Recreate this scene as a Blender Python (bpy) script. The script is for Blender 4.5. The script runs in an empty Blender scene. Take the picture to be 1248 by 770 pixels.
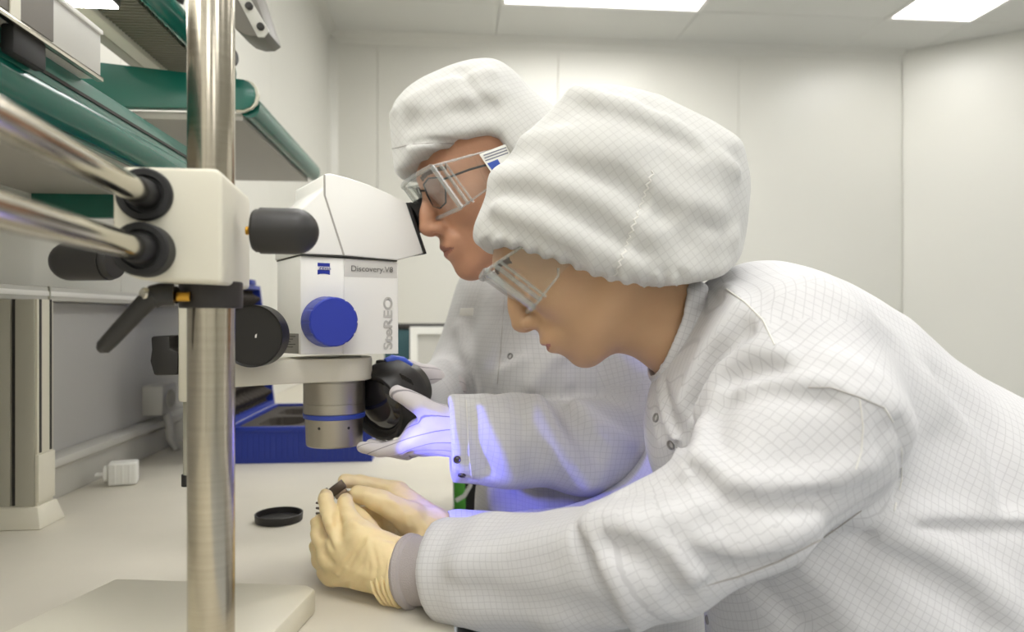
import bpy, bmesh, math, random
import numpy as np
from mathutils import Vector, Matrix

# ------------------------------------------------------------------ camera, world, exposure
S = bpy.context.scene
COL = S.collection
FPX = 860.0                       # focal length in pixels of the 1248 x 770 frame
YAW = math.atan(74.0 / FPX)
CZ = 1.10                         # camera height above the floor
R_ = np.array([math.cos(YAW), -math.sin(YAW), 0.0])
F_ = np.array([math.sin(YAW), math.cos(YAW), 0.0])
Z_ = np.array([0.0, 0.0, 1.0])
CAM = np.array([0.0, 0.0, CZ])

cd = bpy.data.cameras.new('camera')
cam = bpy.data.objects.new('camera', cd)
COL.objects.link(cam)
cam.location = CAM
cam.rotation_euler = (math.pi / 2, 0, -YAW)
cd.sensor_width = 36.0
cd.lens = FPX / 1248.0 * 36.0
cd.clip_start = 0.02
cd.dof.use_dof = True
cd.dof.focus_distance = 0.76
cd.dof.aperture_fstop = 5.0
S.camera = cam
S.cycles.transparent_max_bounces = 24

S.view_settings.view_transform = 'Standard'
S.view_settings.look = 'None'
S.view_settings.gamma = 1.0
S.view_settings.use_curve_mapping = False
S.view_settings.exposure = 0.30

W = bpy.data.worlds.new('world')
S.world = W
W.use_nodes = True
W.node_tree.nodes['Background'].inputs[0].default_value = (0.8, 0.82, 0.78, 1)
W.node_tree.nodes['Background'].inputs[1].default_value = 0.05
LAMP = 8.6                        # radiance of the ceiling panels

# ------------------------------------------------------------------ helpers
def P(px, py, d):
    """point seen at pixel (px, py) of the photograph, d metres along the view axis"""
    return CAM + R_ * ((px - 624) / FPX * d) + F_ * d + Z_ * ((385 - py) / FPX * d)

def ray(px, py):
    return R_ * ((px - 624) / FPX) + F_ + Z_ * ((385 - py) / FPX)

def on_plane(px, py, q, n):
    r = ray(px, py)
    t = np.dot(np.asarray(q) - CAM, n) / np.dot(r, n)
    return CAM + r * t

def unit(v):
    v = np.asarray(v, float)
    return v / np.linalg.norm(v)

ORG = {}

def lin(c):
    out = []
    for v in c[:3]:
        v /= 255.0
        out.append(v / 12.92 if v <= 0.04045 else ((v + 0.055) / 1.055) ** 2.4)
    return (*out, 1.0)

MATS = {}

def mat(name, rgb, rough=0.5, metal=0.0, bump=0.0, bscale=200.0, var=0.0, vscale=8.0, coat=0.0,
        spec=0.5, emit=0.0, sss=0.0, stretch=(1, 1, 1), rvar=0.0):
    if name in MATS:
        return MATS[name]
    m = bpy.data.materials.new(name)
    MATS[name] = m
    m.use_nodes = True
    nt = m.node_tree
    b = nt.nodes['Principled BSDF']
    b.inputs['Base Color'].default_value = lin(rgb)
    b.inputs['Roughness'].default_value = rough
    b.inputs['Metallic'].default_value = metal
    b.inputs['Specular IOR Level'].default_value = spec
    b.inputs['Coat Weight'].default_value = coat
    if sss:
        b.inputs['Subsurface Weight'].default_value = sss
        b.inputs['Subsurface Radius'].default_value = (0.012, 0.005, 0.003)
        b.inputs['Subsurface Scale'].default_value = 0.6
    if emit:
        b.inputs['Emission Color'].default_value = lin(rgb)
        b.inputs['Emission Strength'].default_value = emit
    if bump or var or rvar:
        tc = nt.nodes.new('ShaderNodeTexCoord')
        mp = nt.nodes.new('ShaderNodeMapping')
        mp.inputs['Scale'].default_value = stretch
        nt.links.new(tc.outputs['Object'], mp.inputs['Vector'])
    if bump:
        nz = nt.nodes.new('ShaderNodeTexNoise')
        nz.inputs['Scale'].default_value = bscale
        nz.inputs['Detail'].default_value = 3
        bp = nt.nodes.new('ShaderNodeBump')
        bp.inputs['Strength'].default_value = bump
        bp.inputs['Distance'].default_value = 0.001
        nt.links.new(mp.outputs[0], nz.inputs['Vector'])
        nt.links.new(nz.outputs['Fac'], bp.inputs['Height'])
        nt.links.new(bp.outputs[0], b.inputs['Normal'])
    if var or rvar:
        nz = nt.nodes.new('ShaderNodeTexNoise')
        nz.inputs['Scale'].default_value = vscale
        nz.inputs['Detail'].default_value = 4
        nt.links.new(mp.outputs[0], nz.inputs['Vector'])
        if var:
            mx = nt.nodes.new('ShaderNodeMix')
            mx.data_type = 'RGBA'
            lo = lin([max(0, v * (1 - var)) for v in rgb])
            hi = lin([min(255, v * (1 + var)) for v in rgb])
            mx.inputs['A'].default_value = lo
            mx.inputs['B'].default_value = hi
            nt.links.new(nz.outputs['Fac'], mx.inputs['Factor'])
            nt.links.new(mx.outputs['Result'], b.inputs['Base Color'])
        if rvar:
            mr = nt.nodes.new('ShaderNodeMapRange')
            mr.inputs['To Min'].default_value = max(0.02, rough - rvar)
            mr.inputs['To Max'].default_value = rough + rvar
            nt.links.new(nz.outputs['Fac'], mr.inputs['Value'])
            nt.links.new(mr.outputs[0], b.inputs['Roughness'])
    return m

def frame(axis):
    a = unit(axis)
    t = np.array([0, 0, 1.0]) if abs(a[2]) < 0.9 else np.array([1.0, 0, 0])
    u = unit(np.cross(t, a))
    return a, u, np.cross(a, u)

class MB:
    def __init__(self):
        self.v = []
        self.f = []

    def add(self, vs, fs):
        k = len(self.v)
        self.v += [tuple(map(float, p)) for p in vs]
        self.f += [tuple(i + k for i in f) for f in fs]
        return self

    def box(self, lo, hi):
        (a, b, c), (d, e, f) = lo, hi
        vs = [(x, y, z) for z in (c, f) for y in (b, e) for x in (a, d)]
        return self.add(vs, [(0, 2, 3, 1), (4, 5, 7, 6), (0, 1, 5, 4), (2, 6, 7, 3), (0, 4, 6, 2), (1, 3, 7, 5)])

    def obox(self, c, ax, ay, az, sx, sy, sz):
        c = np.asarray(c, float)
        ax, ay, az = np.asarray(ax) * sx / 2, np.asarray(ay) * sy / 2, np.asarray(az) * sz / 2
        vs = [c + i * ax + j * ay + k * az for k in (-1, 1) for j in (-1, 1) for i in (-1, 1)]
        return self.add(vs, [(0, 2, 3, 1), (4, 5, 7, 6), (0, 1, 5, 4), (2, 6, 7, 3), (0, 4, 6, 2), (1, 3, 7, 5)])

    def prism(self, pts, vec):
        vec = np.asarray(vec, float)
        n = len(pts)
        vs = [np.asarray(p, float) for p in pts]
        vs = vs + [p + vec for p in vs]
        fs = [tuple(range(n)), tuple(range(2 * n - 1, n - 1, -1))]
        fs += [((i + 1) % n, i, n + i, n + (i + 1) % n) for i in range(n)]
        return self.add(vs, fs)

    def lathe(self, o, axis, prof, n=32, ribs=None):
        """prof: (distance along axis, radius) pairs; closed with caps"""
        a, u, w = frame(axis)
        o = np.asarray(o, float)
        vs, fs = [], []
        for (t, r) in prof:
            for k in range(n):
                an = 2 * math.pi * k / n
                rr = r * (ribs(k, t) if ribs else 1.0)
                vs.append(o + a * t + (u * math.cos(an) + w * math.sin(an)) * rr)
        m = len(prof)
        for i in range(m - 1):
            for k in range(n):
                q = (k + 1) % n
                fs.append((i * n + k, i * n + q, (i + 1) * n + q, (i + 1) * n + k))
        fs.append(tuple(range(n - 1, -1, -1)))
        fs.append(tuple((m - 1) * n + k for k in range(n)))
        return self.add(vs, fs)

    def cyl(self, p0, p1, r, n=24, r1=None):
        p0, p1 = np.asarray(p0, float), np.asarray(p1, float)
        L = np.linalg.norm(p1 - p0)
        return self.lathe(p0, p1 - p0, [(0, r), (L, r if r1 is None else r1)], n)

    def tube(self, pts, r, n=10):
        pts = [np.asarray(p, float) for p in pts]
        rs = r if hasattr(r, '__len__') else [r] * len(pts)
        vs, fs = [], []
        pu = None
        for i, p in enumerate(pts):
            t = unit(pts[min(i + 1, len(pts) - 1)] - pts[max(i - 1, 0)])
            if pu is None:
                _, u, w = frame(t)
            else:
                u = unit(pu - t * np.dot(pu, t))
                w = np.cross(t, u)
            pu = u
            for k in range(n):
                an = 2 * math.pi * k / n
                vs.append(p + (u * math.cos(an) + w * math.sin(an)) * rs[i])
        for i in range(len(pts) - 1):
            for k in range(n):
                q = (k + 1) % n
                fs.append((i * n + k, i * n + q, (i + 1) * n + q, (i + 1) * n + k))
        fs.append(tuple(range(n - 1, -1, -1)))
        fs.append(tuple((len(pts) - 1) * n + k for k in range(n)))
        return self.add(vs, fs)

    def build(self, name, m, parent=None, bevel=0.0, seg=2, smooth=True, angle=32):
        org = ORG.get(parent.name, np.zeros(3)) if parent is not None else np.zeros(3)
        me = bpy.data.meshes.new(name)
        me.from_pydata([tuple(np.asarray(p) - org) for p in self.v], [], self.f)
        bm = bmesh.new()
        bm.from_mesh(me)
        bmesh.ops.recalc_face_normals(bm, faces=bm.faces)
        if bevel:
            es = [e for e in bm.edges if len(e.link_faces) == 2 and e.calc_face_angle(0) > math.radians(28)]
            bmesh.ops.bevel(bm, geom=es, offset=bevel, segments=seg, profile=0.5, affect='EDGES', clamp_overlap=True)
        bm.to_mesh(me)
        bm.free()
        if smooth:
            me.shade_smooth()
            me.set_sharp_from_angle(angle=math.radians(angle))
        return link(name, me, m, parent)

def link(name, me, m, parent=None):
    o = bpy.data.objects.new(name, me)
    COL.objects.link(o)
    if m is not None:
        me.materials.append(m)
    if parent is not None:
        o.parent = parent
        ORG[o.name] = ORG.get(parent.name, np.zeros(3))
    return o

def thing(name, label, cat, loc, group=None):
    o = bpy.data.objects.new(name, None)
    COL.objects.link(o)
    o.location = tuple(map(float, loc))
    o.empty_display_size = 0.05
    o['label'] = label
    o['category'] = cat
    if group:
        o['group'] = group
    ORG[o.name] = np.asarray(loc, float)
    return o

def tag(o, label, cat, group=None):
    o['label'] = label
    o['category'] = cat
    if group:
        o['group'] = group
    return o

def struct(o, label, cat):
    o['kind'] = 'structure'
    o['label'] = label
    o['category'] = cat
    return o

def text(name, s, origin, xdir, ydir, height, m, parent, bold=0.0, width=None, lift=0.0004, shear=0.0):
    """lettering as a thin mesh: baseline start at origin, running along xdir"""
    cu = bpy.data.curves.new(name, 'FONT')
    cu.body = s
    cu.size = 1.0
    cu.offset = bold
    cu.extrude = 0.02
    tmp = bpy.data.objects.new(name + '_tmp', cu)
    COL.objects.link(tmp)
    dg = bpy.context.evaluated_depsgraph_get()
    me = bpy.data.meshes.new_from_object(tmp.evaluated_get(dg))
    bpy.data.objects.remove(tmp)
    bpy.data.curves.remove(cu)
    me.name = name
    co = np.empty(len(me.vertices) * 3)
    me.vertices.foreach_get('co', co)
    co = co.reshape(-1, 3)
    lo, hi = co.min(0), co.max(0)
    xdir, ydir = unit(xdir), unit(ydir)
    zdir = np.cross(xdir, ydir)
    sy = height / (hi[1] - lo[1])
    sx = sy if width is None else width / (hi[0] - lo[0])
    org = ORG[parent.name]
    w = (np.asarray(origin) - org + np.outer((co[:, 0] - lo[0]) * sx, xdir) + np.outer((co[:, 1] - lo[1]) * sy, ydir)
         + np.outer((co[:, 2] - lo[2]) * 0.01 + lift, zdir))
    me.vertices.foreach_set('co', w.ravel())
    me.materials.clear()
    return link(name, me, m, parent)

# ------------------------------------------------------------------ materials of the room
M_wall = mat('wall_paint', (221, 219, 210), 0.34, var=0.012, vscale=2.0)
M_ceil = mat('ceiling_paint', (216, 215, 208), 0.4)
M_floor = mat('floor_vinyl', (186, 190, 196), 0.35, var=0.03, vscale=6)
M_bench = mat('bench_laminate', (209, 203, 188), 0.42, bump=0.05, bscale=500, var=0.02, vscale=14)
M_cream = mat('cream_powder_coat', (219, 214, 196), 0.42, bump=0.06, bscale=900)
M_greyw = mat('grey_white_lacquer', (196, 194, 186), 0.45)
M_alu = mat('anodised_profile', (176, 173, 158), 0.45, metal=0.1)
M_dark = mat('dark_groove', (48, 46, 42), 0.7)
M_teal = mat('teal_lacquer', (16, 98, 84), 0.28, coat=0.3)
M_tealr = mat('teal_gloss_rail', (10, 92, 78), 0.2, coat=0.1, spec=0.4)
M_chrome = mat('polished_steel', (205, 200, 188), 0.12, metal=1.0)
M_brush = mat('brushed_steel', (190, 182, 166), 0.19, metal=1.0, var=0.08, vscale=60, stretch=(0.05, 0.05, 4), rvar=0.06)
M_black = mat('black_plastic', (40, 38, 36), 0.45, bump=0.12, bscale=1500)
M_rubber = mat('black_rubber', (28, 27, 27), 0.6)
M_brass = mat('brass', (196, 150, 60), 0.3, metal=1.0)
M_white = mat('white_lacquer', (238, 236, 230), 0.36)
M_whiteplastic = mat('white_plastic', (236, 235, 228), 0.4)
M_blue = mat('blue_plastic', (38, 58, 150), 0.4)
M_lamp = mat('lamp_diffuser', (255, 254, 252), 0.5, emit=LAMP)

# ------------------------------------------------------------------ the room
XW, YB, YF = -0.67, 3.96, -4.4
HC = 2.66
def panels(parent, mb_list, m):
    for mb in mb_list:
        mb.build('panel', m, parent, bevel=0.003, seg=1)

cor = np.array([2.66, YB])                              # right-hand corner of the back wall
rdir = unit(np.array([0.80, -0.60]))                    # the right wall leaves it obliquely
rend = cor + rdir * 2.6
fl = MB().box((XW - 0.1, YF - 0.1, -0.05), (5.2, YB + 0.1, 0.0)).build('floor', M_floor)
struct(fl, 'pale grey seamless cleanroom floor', 'floor')
ce = MB().box((XW - 0.1, YF - 0.1, HC + 0.012), (5.2, YB + 0.1, HC + 0.08)).build('ceiling', M_ceil)
struct(ce, 'white panelled cleanroom ceiling', 'ceiling')
# ceiling panels with recessed lamps: cells of 0.68 x 1.25
LX = [(0.245, 1.267), (2.27, 2.745)]
LY = [(2.92, 3.52), (1.30, 1.90), (-0.32, 0.28), (-1.94, -1.34), (-3.56, -2.96)]  # all rows but the first are unseen, added for their light
lamps = []
def row_x(j):
    """lamp columns of row j: unseen rows are shifted to light bench and forearm from the left"""
    return LX if j == 0 else [(LX[0][0] - 0.64, LX[0][1] - 0.64), (LX[1][0] - 0.64, LX[1][1] - 0.20)]
def cut_rects():
    ys = [YF] + sorted([v for p in LY for v in p]) + [YB]
    n = len(LY)
    for k in range(len(ys) - 1):
        lamp_row = k % 2 == 1
        lx = row_x(n - 1 - (k - 1) // 2) if lamp_row else LX
        xs = [XW, lx[0][0], lx[0][1], lx[1][0], lx[1][1], 5.1]
        for i in range(5):
            yield xs[i], xs[i + 1], ys[k], ys[k + 1], lamp_row and i in (1, 3)
g = 0.0015
for (x0, x1, y0, y1, lc) in cut_rects():
    if not lc:
        MB().box((x0 + g, y0 + g, HC), (x1 - g, y1 - g, HC + 0.012)).build('ceiling_panel', M_ceil, ce, bevel=0.001, seg=1)

nl = 0
for j, (y0, y1) in enumerate(LY):
    for i, (x0, x1) in enumerate(row_x(j)):
        far = ('over the far end of the room', 'above the bench', 'just behind the camera', 'farther behind the camera', 'at the near end of the room')[j]
        lab = 'unseen added ceiling lamp panel %s, %s' % (far, ('nearer the shelves', 'nearer the right wall')[i])
        if j == 0:
            lab = ('long glowing ceiling lamp panel above the two workers at the top edge',
                   'glowing ceiling lamp panel near the upper right corner')[i]
        t = thing('ceiling_lamp', lab, 'lamp', ((x0 + x1) / 2, (y0 + y1) / 2, HC), 'ceiling lamp panels')
        b = 0.022
        mb = MB()
        for (a, c, d, e) in ((x0, y0, x1, y0 + b), (x0, y1 - b, x1, y1), (x0, y0 + b, x0 + b, y1 - b), (x1 - b, y0 + b, x1, y1 - b)):
            mb.box((a, c, HC - 0.006), (d, e, HC + 0.012))
        mb.build('lamp_frame', M_white, t)
        MB().box((x0 + b, y0 + b, HC + 0.002), (x1 - b, y1 - b, HC + 0.008)).build('diffuser', M_lamp, t)

# back wall of panels, joints where the photograph shows them
wb = MB().box((XW - 0.1, YB + 0.012, 0), (cor[0] + 0.05, YB + 0.1, HC + 0.05)).build('wall_back', M_wall)
struct(wb, 'cream white cleanroom back wall in tall panels', 'wall')
def xb(px):
    return on_plane(px, 385, (0, YB, 0), np.array([0, 1.0, 0]))[0]
js = [XW, xb(460), xb(680), xb(900), cor[0]]
for a, b in zip(js[:-1], js[1:]):
    MB().box((a + 0.001, YB, 0.0), (b - 0.001, YB + 0.012, HC)).build('wall_panel', M_wall, wb, bevel=0.0015, seg=1)
wl = MB().box((XW - 0.1, YF - 0.1, 0), (XW - 0.012, YB, HC + 0.05)).build('wall_left', M_wall)
struct(wl, 'cream white wall behind the bench and shelves', 'wall')
ys = [YF, -3.3, -2.1, -0.9, 0.3, 1.5, 2.7, YB]
for a, b in zip(ys[:-1], ys[1:]):
    MB().box((XW - 0.012, a + 0.001, 0), (XW, b - 0.001, HC)).build('wall_panel', M_wall, wl, bevel=0.0015, seg=1)
def wallstrip(name, a, b, th, label):
    a3, b3 = np.array([*a, 0.0]), np.array([*b, 0.0])
    d = unit(b3 - a3)
    n = np.array([-d[1], d[0], 0]) * th
    o = MB().prism([a3, b3, b3 + n, a3 + n], (0, 0, HC + 0.05)).build(name, M_wall)
    return struct(o, label, 'wall')
wr = wallstrip('wall_right', cor, rend, 0.1, 'cream white wall on the right, set at an angle')
m0 = cor + rdir * 0.001
for a, b in ((0.001, 1.2), (1.202, 2.4)):
    pa, pb = cor + rdir * a, cor + rdir * b
    nn = np.array([-rdir[1], rdir[0]]) * -0.012
    MB().prism([np.array([*pa, 0]), np.array([*pb, 0]), np.array([*(pb + nn), 0]), np.array([*(pa + nn), 0])], (0, 0, HC)).build('wall_panel', M_wall, wr, bevel=0.0015, seg=1)
wallstrip('wall_side', rend, np.array([rend[0], YF]), 0.1, 'cream white side wall of the cleanroom')
wallstrip('wall_front', np.array([rend[0], YF]), np.array([XW, YF]), 0.1, 'cream white wall at the near end of the room')
# cove strips where walls meet the ceiling and each other
tr = MB().prism([(XW, YB, HC), (XW, YB - 0.05, HC), (XW, YB - 0.012, HC - 0.02), (XW, YB, HC - 0.06)], (cor[0] - XW, 0, 0)).build('trim_1', M_wall, bevel=0.004)
struct(tr, 'pale cove strip along the top of the back wall', 'trim')
tr = MB().prism([(XW, YF, HC), (XW + 0.05, YF, HC), (XW + 0.012, YF, HC - 0.02), (XW, YF, HC - 0.06)], (0, YB - YF, 0)).build('trim_2', M_wall, bevel=0.004)
struct(tr, 'pale cove strip along the top of the left wall', 'trim')
tr = MB().prism([(XW, YB, 0.8), (XW + 0.05, YB, 0.8), (XW + 0.015, YB - 0.015, 0.8), (XW, YB - 0.05, 0.8)], (0, 0, HC - 0.8)).build('trim_3', M_wall, bevel=0.004)
struct(tr, 'pale vertical cove strip in the left corner of the back wall', 'trim')

# ------------------------------------------------------------------ bench
BT = 0.80
t = thing('lab_bench', 'long pale grey laboratory bench with a smooth laminate top', 'bench', (-0.33, 1.6, 0))
MB().box((XW, -0.5, BT - 0.035), (0.003, 3.9, BT)).build('bench_top', M_bench, t, bevel=0.002)
for (x, y) in ((-0.60, -0.4), (-0.60, 1.6), (-0.60, 3.7), (-0.12, -0.4), (-0.12, 3.7)):
    MB().box((x, y, 0), (x + 0.05, y + 0.05, BT - 0.035)).build('leg', M_greyw, t, bevel=0.002)
MB().box((-0.60, -0.35, BT - 0.11), (-0.57, 3.7, BT - 0.035)).build('rail', M_greyw, t)
# upstand with a cable ledge along the wall
t = thing('cable_trunking', 'grey cable trunking running along the wall at the back of the bench', 'trunking', (-0.66, 1.6, BT))
MB().prism([(XW, 1.115, BT), (-0.645, 1.115, BT), (-0.645, 1.115, BT + 0.05), (-0.637, 1.115, BT + 0.054), (-0.637, 1.115, BT + 0.068), (XW, 1.115, BT + 0.072)], (0, 0.985, 0)).build('trunk_body', M_greyw, t, bevel=0.002)
MB().box((XW + 0.0005, -0.4, BT + 0.072), (XW + 0.006, 2.1, 1.122)).build('back_panel', mat('grey_back_panel', (186, 184, 180), 0.4), t)
# wall duct under the lower shelf
t = thing('wall_duct', 'white horizontal wall duct under the lower teal shelf', 'duct', (-0.65, 1.2, 1.12))
MB().box((XW, -0.3, 1.124), (-0.63, 2.1, 1.146)).build('duct_body', M_greyw, t, bevel=0.003)
MB().box((-0.6305, -0.3, 1.131), (-0.628, 2.1, 1.139)).build('duct_cover', M_white, t, bevel=0.001)
for y in (0.55, 1.165, 1.7):
    MB().box((-0.631, y, 1.1235), (-0.6275, y + 0.003, 1.1465)).build('joint', M_alu, t)

# upright profile
def _o(x, y, z):
    return (x + 0.004, y + 0.052, z)
t = thing('support_post', 'cream aluminium profile post with slots on a flared foot, at the left edge', 'post', (-0.625, 1.02, BT))
MB().box(_o(-0.667, 1.004, BT + 0.02), _o(-0.626, 1.045, 1.124)).build('profile', M_alu, t, bevel=0.002)
MB().box(_o(-0.618, 1.0, BT + 0.02), _o(-0.592, 1.045, 1.124)).build('profile', M_alu, t, bevel=0.002)
MB().box(_o(-0.627, 1.008, BT + 0.02), _o(-0.617, 1.04, 1.124)).build('groove', M_dark, t)
MB().box(_o(-0.593, 1.003, BT + 0.02), _o(-0.589, 1.043, 1.124)).build('slot_cover', M_cream, t, bevel=0.001)
for y in (1.0075, 1.0335):
    MB().box(_o(-0.5895, y, BT + 0.105), _o(-0.5885, y + 0.0055, 1.124)).build('slot', M_dark, t)
MB().box(_o(-0.592, 1.002, BT + 0.035), _o(-0.5865, 1.044, BT + 0.103)).build('end_cover', M_cream, t, bevel=0.001)
mb = MB()
lo = [(-0.669, 0.99, BT), (-0.578, 0.99, BT), (-0.578, 1.056, BT), (-0.669, 1.056, BT)]
hi = [(-0.666, 0.998, BT + 0.03), (-0.586, 0.998, BT + 0.03), (-0.586, 1.048, BT + 0.03), (-0.666, 1.048, BT + 0.03)]
lo, hi = [_o(*p) for p in lo], [_o(*p) for p in hi]
mb.add(lo + hi, [(0, 1, 2, 3), (7, 6, 5, 4)] + [(i, (i + 1) % 4, 4 + (i + 1) % 4, 4 + i) for i in range(4)])
mb.build('foot', M_cream, t, bevel=0.002)

# socket box on the trunking
t = thing('socket_box', 'small grey socket box on the wall beside the steel pole', 'socket', (-0.64, 1.62, BT))
MB().box((XW + 0.006, 1.58, BT + 0.085), (-0.62, 1.66, BT + 0.15)).build('box', M_greyw, t, bevel=0.004)
MB().tube([(-0.628, 1.62, BT + 0.09), (-0.622, 1.62, BT + 0.06), (-0.620, 1.62, BT + 0.03), (-0.61, 1.63, BT + 0.004)], 0.008).build('cable', M_greyw, t)
MB().lathe((-0.621, 1.62, BT + 0.118), (1, 0, 0), [(0, 0.02), (0.004, 0.02), (0.006, 0.017)], 20).build('socket', M_alu, t)

# ------------------------------------------------------------------ shelves
def rail_profile(x, zc, y0, y1, t, groove=True, k=1.0):
    n, pts = 20, []
    for i in range(n):
        a = 2 * math.pi * i / n
        pts.append((x + 0.020 * k * math.cos(a), y0, zc + 0.0235 * k * math.sin(a)))
    MB().prism(pts, (0, y1 - y0, 0)).build('front_rail', M_tealr, t)
    if groove:
        MB().box((x + 0.0135, y0, zc + 0.0135), (x + 0.0175, y1, zc + 0.0165)).build('rail_groove', M_dark, t)

t = thing('lower_shelf', 'lower wall shelf with a glossy teal front rail, nearest on the left', 'shelf', (-0.55, 0.7, 1.296))
MB().box((XW, 0.15, 1.296), (-0.415, 1.19, 1.312)).build('shelf_board', mat('shelf_underside', (176, 172, 162), 0.55), t, bevel=0.001)
rail_profile(-0.405, 1.10 + 0.214, 0.15, 1.19, t)
MB().box((-0.394, 0.15, 1.316), (-0.387, 1.19, 1.349)).build('upper_lip', M_teal, t, bevel=0.001)
MB().box((-0.3872, 0.15, 1.331), (-0.3855, 1.19, 1.3345)).build('lip_groove', M_dark, t)
MB().prism([(XW, 1.19, 1.256), (-0.42, 1.19, 1.262), (-0.40, 1.19, 1.275), (-0.39, 1.19, 1.30), (-0.39, 1.19, 1.335), (XW, 1.19, 1.335)], (0, 0.018, 0)).build('bracket', M_teal, t, bevel=0.002)

t = thing('upper_shelf', 'upper wall shelf with a teal tube rail and teal bracket arm', 'shelf', (-0.55, 1.4, 1.45))
MB().box((XW, 1.27, 1.441), (-0.363, 1.83, 1.454)).build('shelf_board', mat('shelf_underside', (176, 172, 162), 0.55), t, bevel=0.001)
rail_profile(-0.352, 1.10 + 0.3675, 1.269, 1.84, t, groove=False, k=0.9)
rail_profile(-0.430, 1.10 + 0.4655, 0.15, 1.40, t, groove=False, k=0.9)
ny = np.array([0, 1.0, 0])
arm = [(62, 71), (125, 76), (235, 89), (296, 96.5), (304, 100), (309, 106), (311, 115), (309, 124), (304, 130), (296, 133), (232, 131.5), (112, 129.5), (62, 128)]
MB().prism([on_plane(x, y, (0, 1.25, 0), ny) for x, y in arm], (0, 0.018, 0)).build('bracket_arm', M_teal, t, bevel=0.0015)
trimp = [(290, 96), (302, 97.5), (309, 101), (314, 108), (316, 116), (313, 126), (307, 132), (297, 136), (287, 137)]
MB().prism([on_plane(x, y, (0, 1.255, 0), ny) for x, y in trimp], (0, 0.008, 0)).build('arm_edge_trim', M_cream, t, bevel=0.001)
# near half: louvred tray, cream rails
tray = MB()
y = 0.16
while y < 1.40:
    tray.box((-0.516, y, 1.548), (-0.446, y + 0.005, 1.555))
    y += 0.0105
o = tray.build('louvre_slats', mat('louvre_grey', (122, 120, 104), 0.5, metal=0.3), t, smooth=False)
o['kind'] = 'stuff'
MB().box((-0.516, 0.15, 1.5555), (-0.446, 1.41, 1.560)).build('tray_back', mat('louvre_dark', (70, 68, 60), 0.6), t)
MB().box((-0.544, 0.15, 1.541), (-0.518, 1.41, 1.564)).build('rail', M_cream, t, bevel=0.002)
MB().box((-0.569, 0.15, 1.5436), (-0.548, 1.41, 1.562)).build('rail', M_alu, t, bevel=0.002)

t = thing('shelf_lamp', 'glowing slim lamp mounted under the upper shelf in the top left corner', 'lamp', (-0.49, 0.6, 1.53))
MB().box((-0.530, 0.15, 1.522), (-0.451, 1.010, 1.540)).build('housing', mat('dark_anodised', (64, 60, 56), 0.4), t, bevel=0.002)
MB().box((-0.5145, 0.17, 1.519), (-0.453, 1.006, 1.5225)).build('diffuser', mat('shelf_lamp_diffuser', (255, 253, 248), 0.5, emit=16.0), t)

# controller on the lower shelf
t = thing('controller_box', 'low white metal instrument with a dark front on the lower shelf', 'instrument', (-0.45, 0.5, 1.338))
MB().box((-0.60, 0.2, 1.352), (-0.372, 0.787, 1.402)).build('case', M_greyw, t, bevel=0.0015)
MB().box((-0.373, 0.2, 1.356), (-0.3705, 0.694, 1.400)).build('front_panel', mat('dark_panel', (92, 86, 76), 0.4, metal=0.3), t)
MB().box((-0.372, 0.628, 1.354), (-0.3695, 0.642, 1.401)).build('strip', M_cream, t)
MB().box((-0.376, 0.2, 1.349), (-0.369, 0.787, 1.354)).build('lower_edge', M_chrome, t, bevel=0.001)
MB().box((-0.376, 0.2, 1.399), (-0.3695, 0.787, 1.404)).build('upper_edge', M_white, t, bevel=0.001)
for yy in (0.30, 0.640):
    MB().box((-0.386, yy, 1.326), (-0.374, yy + 0.05, 1.352)).build('rubber_foot', M_rubber, t, bevel=0.003)

# luminaire end behind the pole, at the top edge
t = thing('task_lamp', 'grey lamp head with screws beside the top of the steel pole', 'lamp', (-0.42, 1.15, 1.60))
nf = unit(-F_)
q = P(300, 20, 1.15)
body = [(240, -60), (300, -40), (326, 38), (318, 43.5), (306, 44), (294, 40), (285, 33), (276, 20), (262, -8)]
MB().prism([on_plane(x, y, q, nf) for x, y in body], F_ * 0.07).build('lamp_head', mat('lamp_grey', (112, 108, 100), 0.45), t, bevel=0.002)
edge = [(288, -4), (300, -10), (327.5, 37), (322, 45), (314, 45)]
MB().prism([on_plane(x, y, q + nf * 0.003, nf) for x, y in edge], F_ * 0.004).build('end_cap', M_greyw, t, bevel=0.001)
for x, y in ((305, 9), (319, 34)):
    MB().lathe(on_plane(x, y, q, nf), nf, [(0, 0.006), (0.008, 0.006), (0.0095, 0.004)], 16).build('screw', M_black, t)
MB().tube([on_plane(262, -30, q, nf) + F_ * 0.03, P(240, -90, 1.2), (-0.47, 1.26, 1.64)], 0.010).build('lamp_arm', M_black, t)
MB().lathe(P(283, 70, 1.17), -R_, [(-0.007, 0.010), (-0.004, 0.0135), (0.03, 0.0135), (0.034, 0.01)], 20).build('joint_knob', M_black, t)
MB().tube([P(276, 70, 1.17), P(262, 20, 1.18)], 0.007).build('lamp_arm', M_black, t)

# ------------------------------------------------------------------ boom stand
PD = 0.55
pole = P(257.5, 385, PD)
zup = np.array([0, 0, 1.0])
plate_top = BT + 0.025
st = thing('boom_stand', 'steel pole stand with white clamp block and twin chrome arms in the foreground', 'stand', (pole[0], pole[1], BT))
q = np.array([0, 0, plate_top])
MB().prism([on_plane(x, y, q, zup) for x, y in ((141, 704), (374, 712), (384.5, 717), (175, 935), (-345, 935))], (0, 0, -0.0249)).build('base_plate', M_cream, st, bevel=0.003)
MB().lathe((pole[0], pole[1], plate_top), zup, [(0, 0.0174), (1.55 - plate_top, 0.0174), (1.552, 0.016)], 64).build('pole', M_brush, st)
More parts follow.
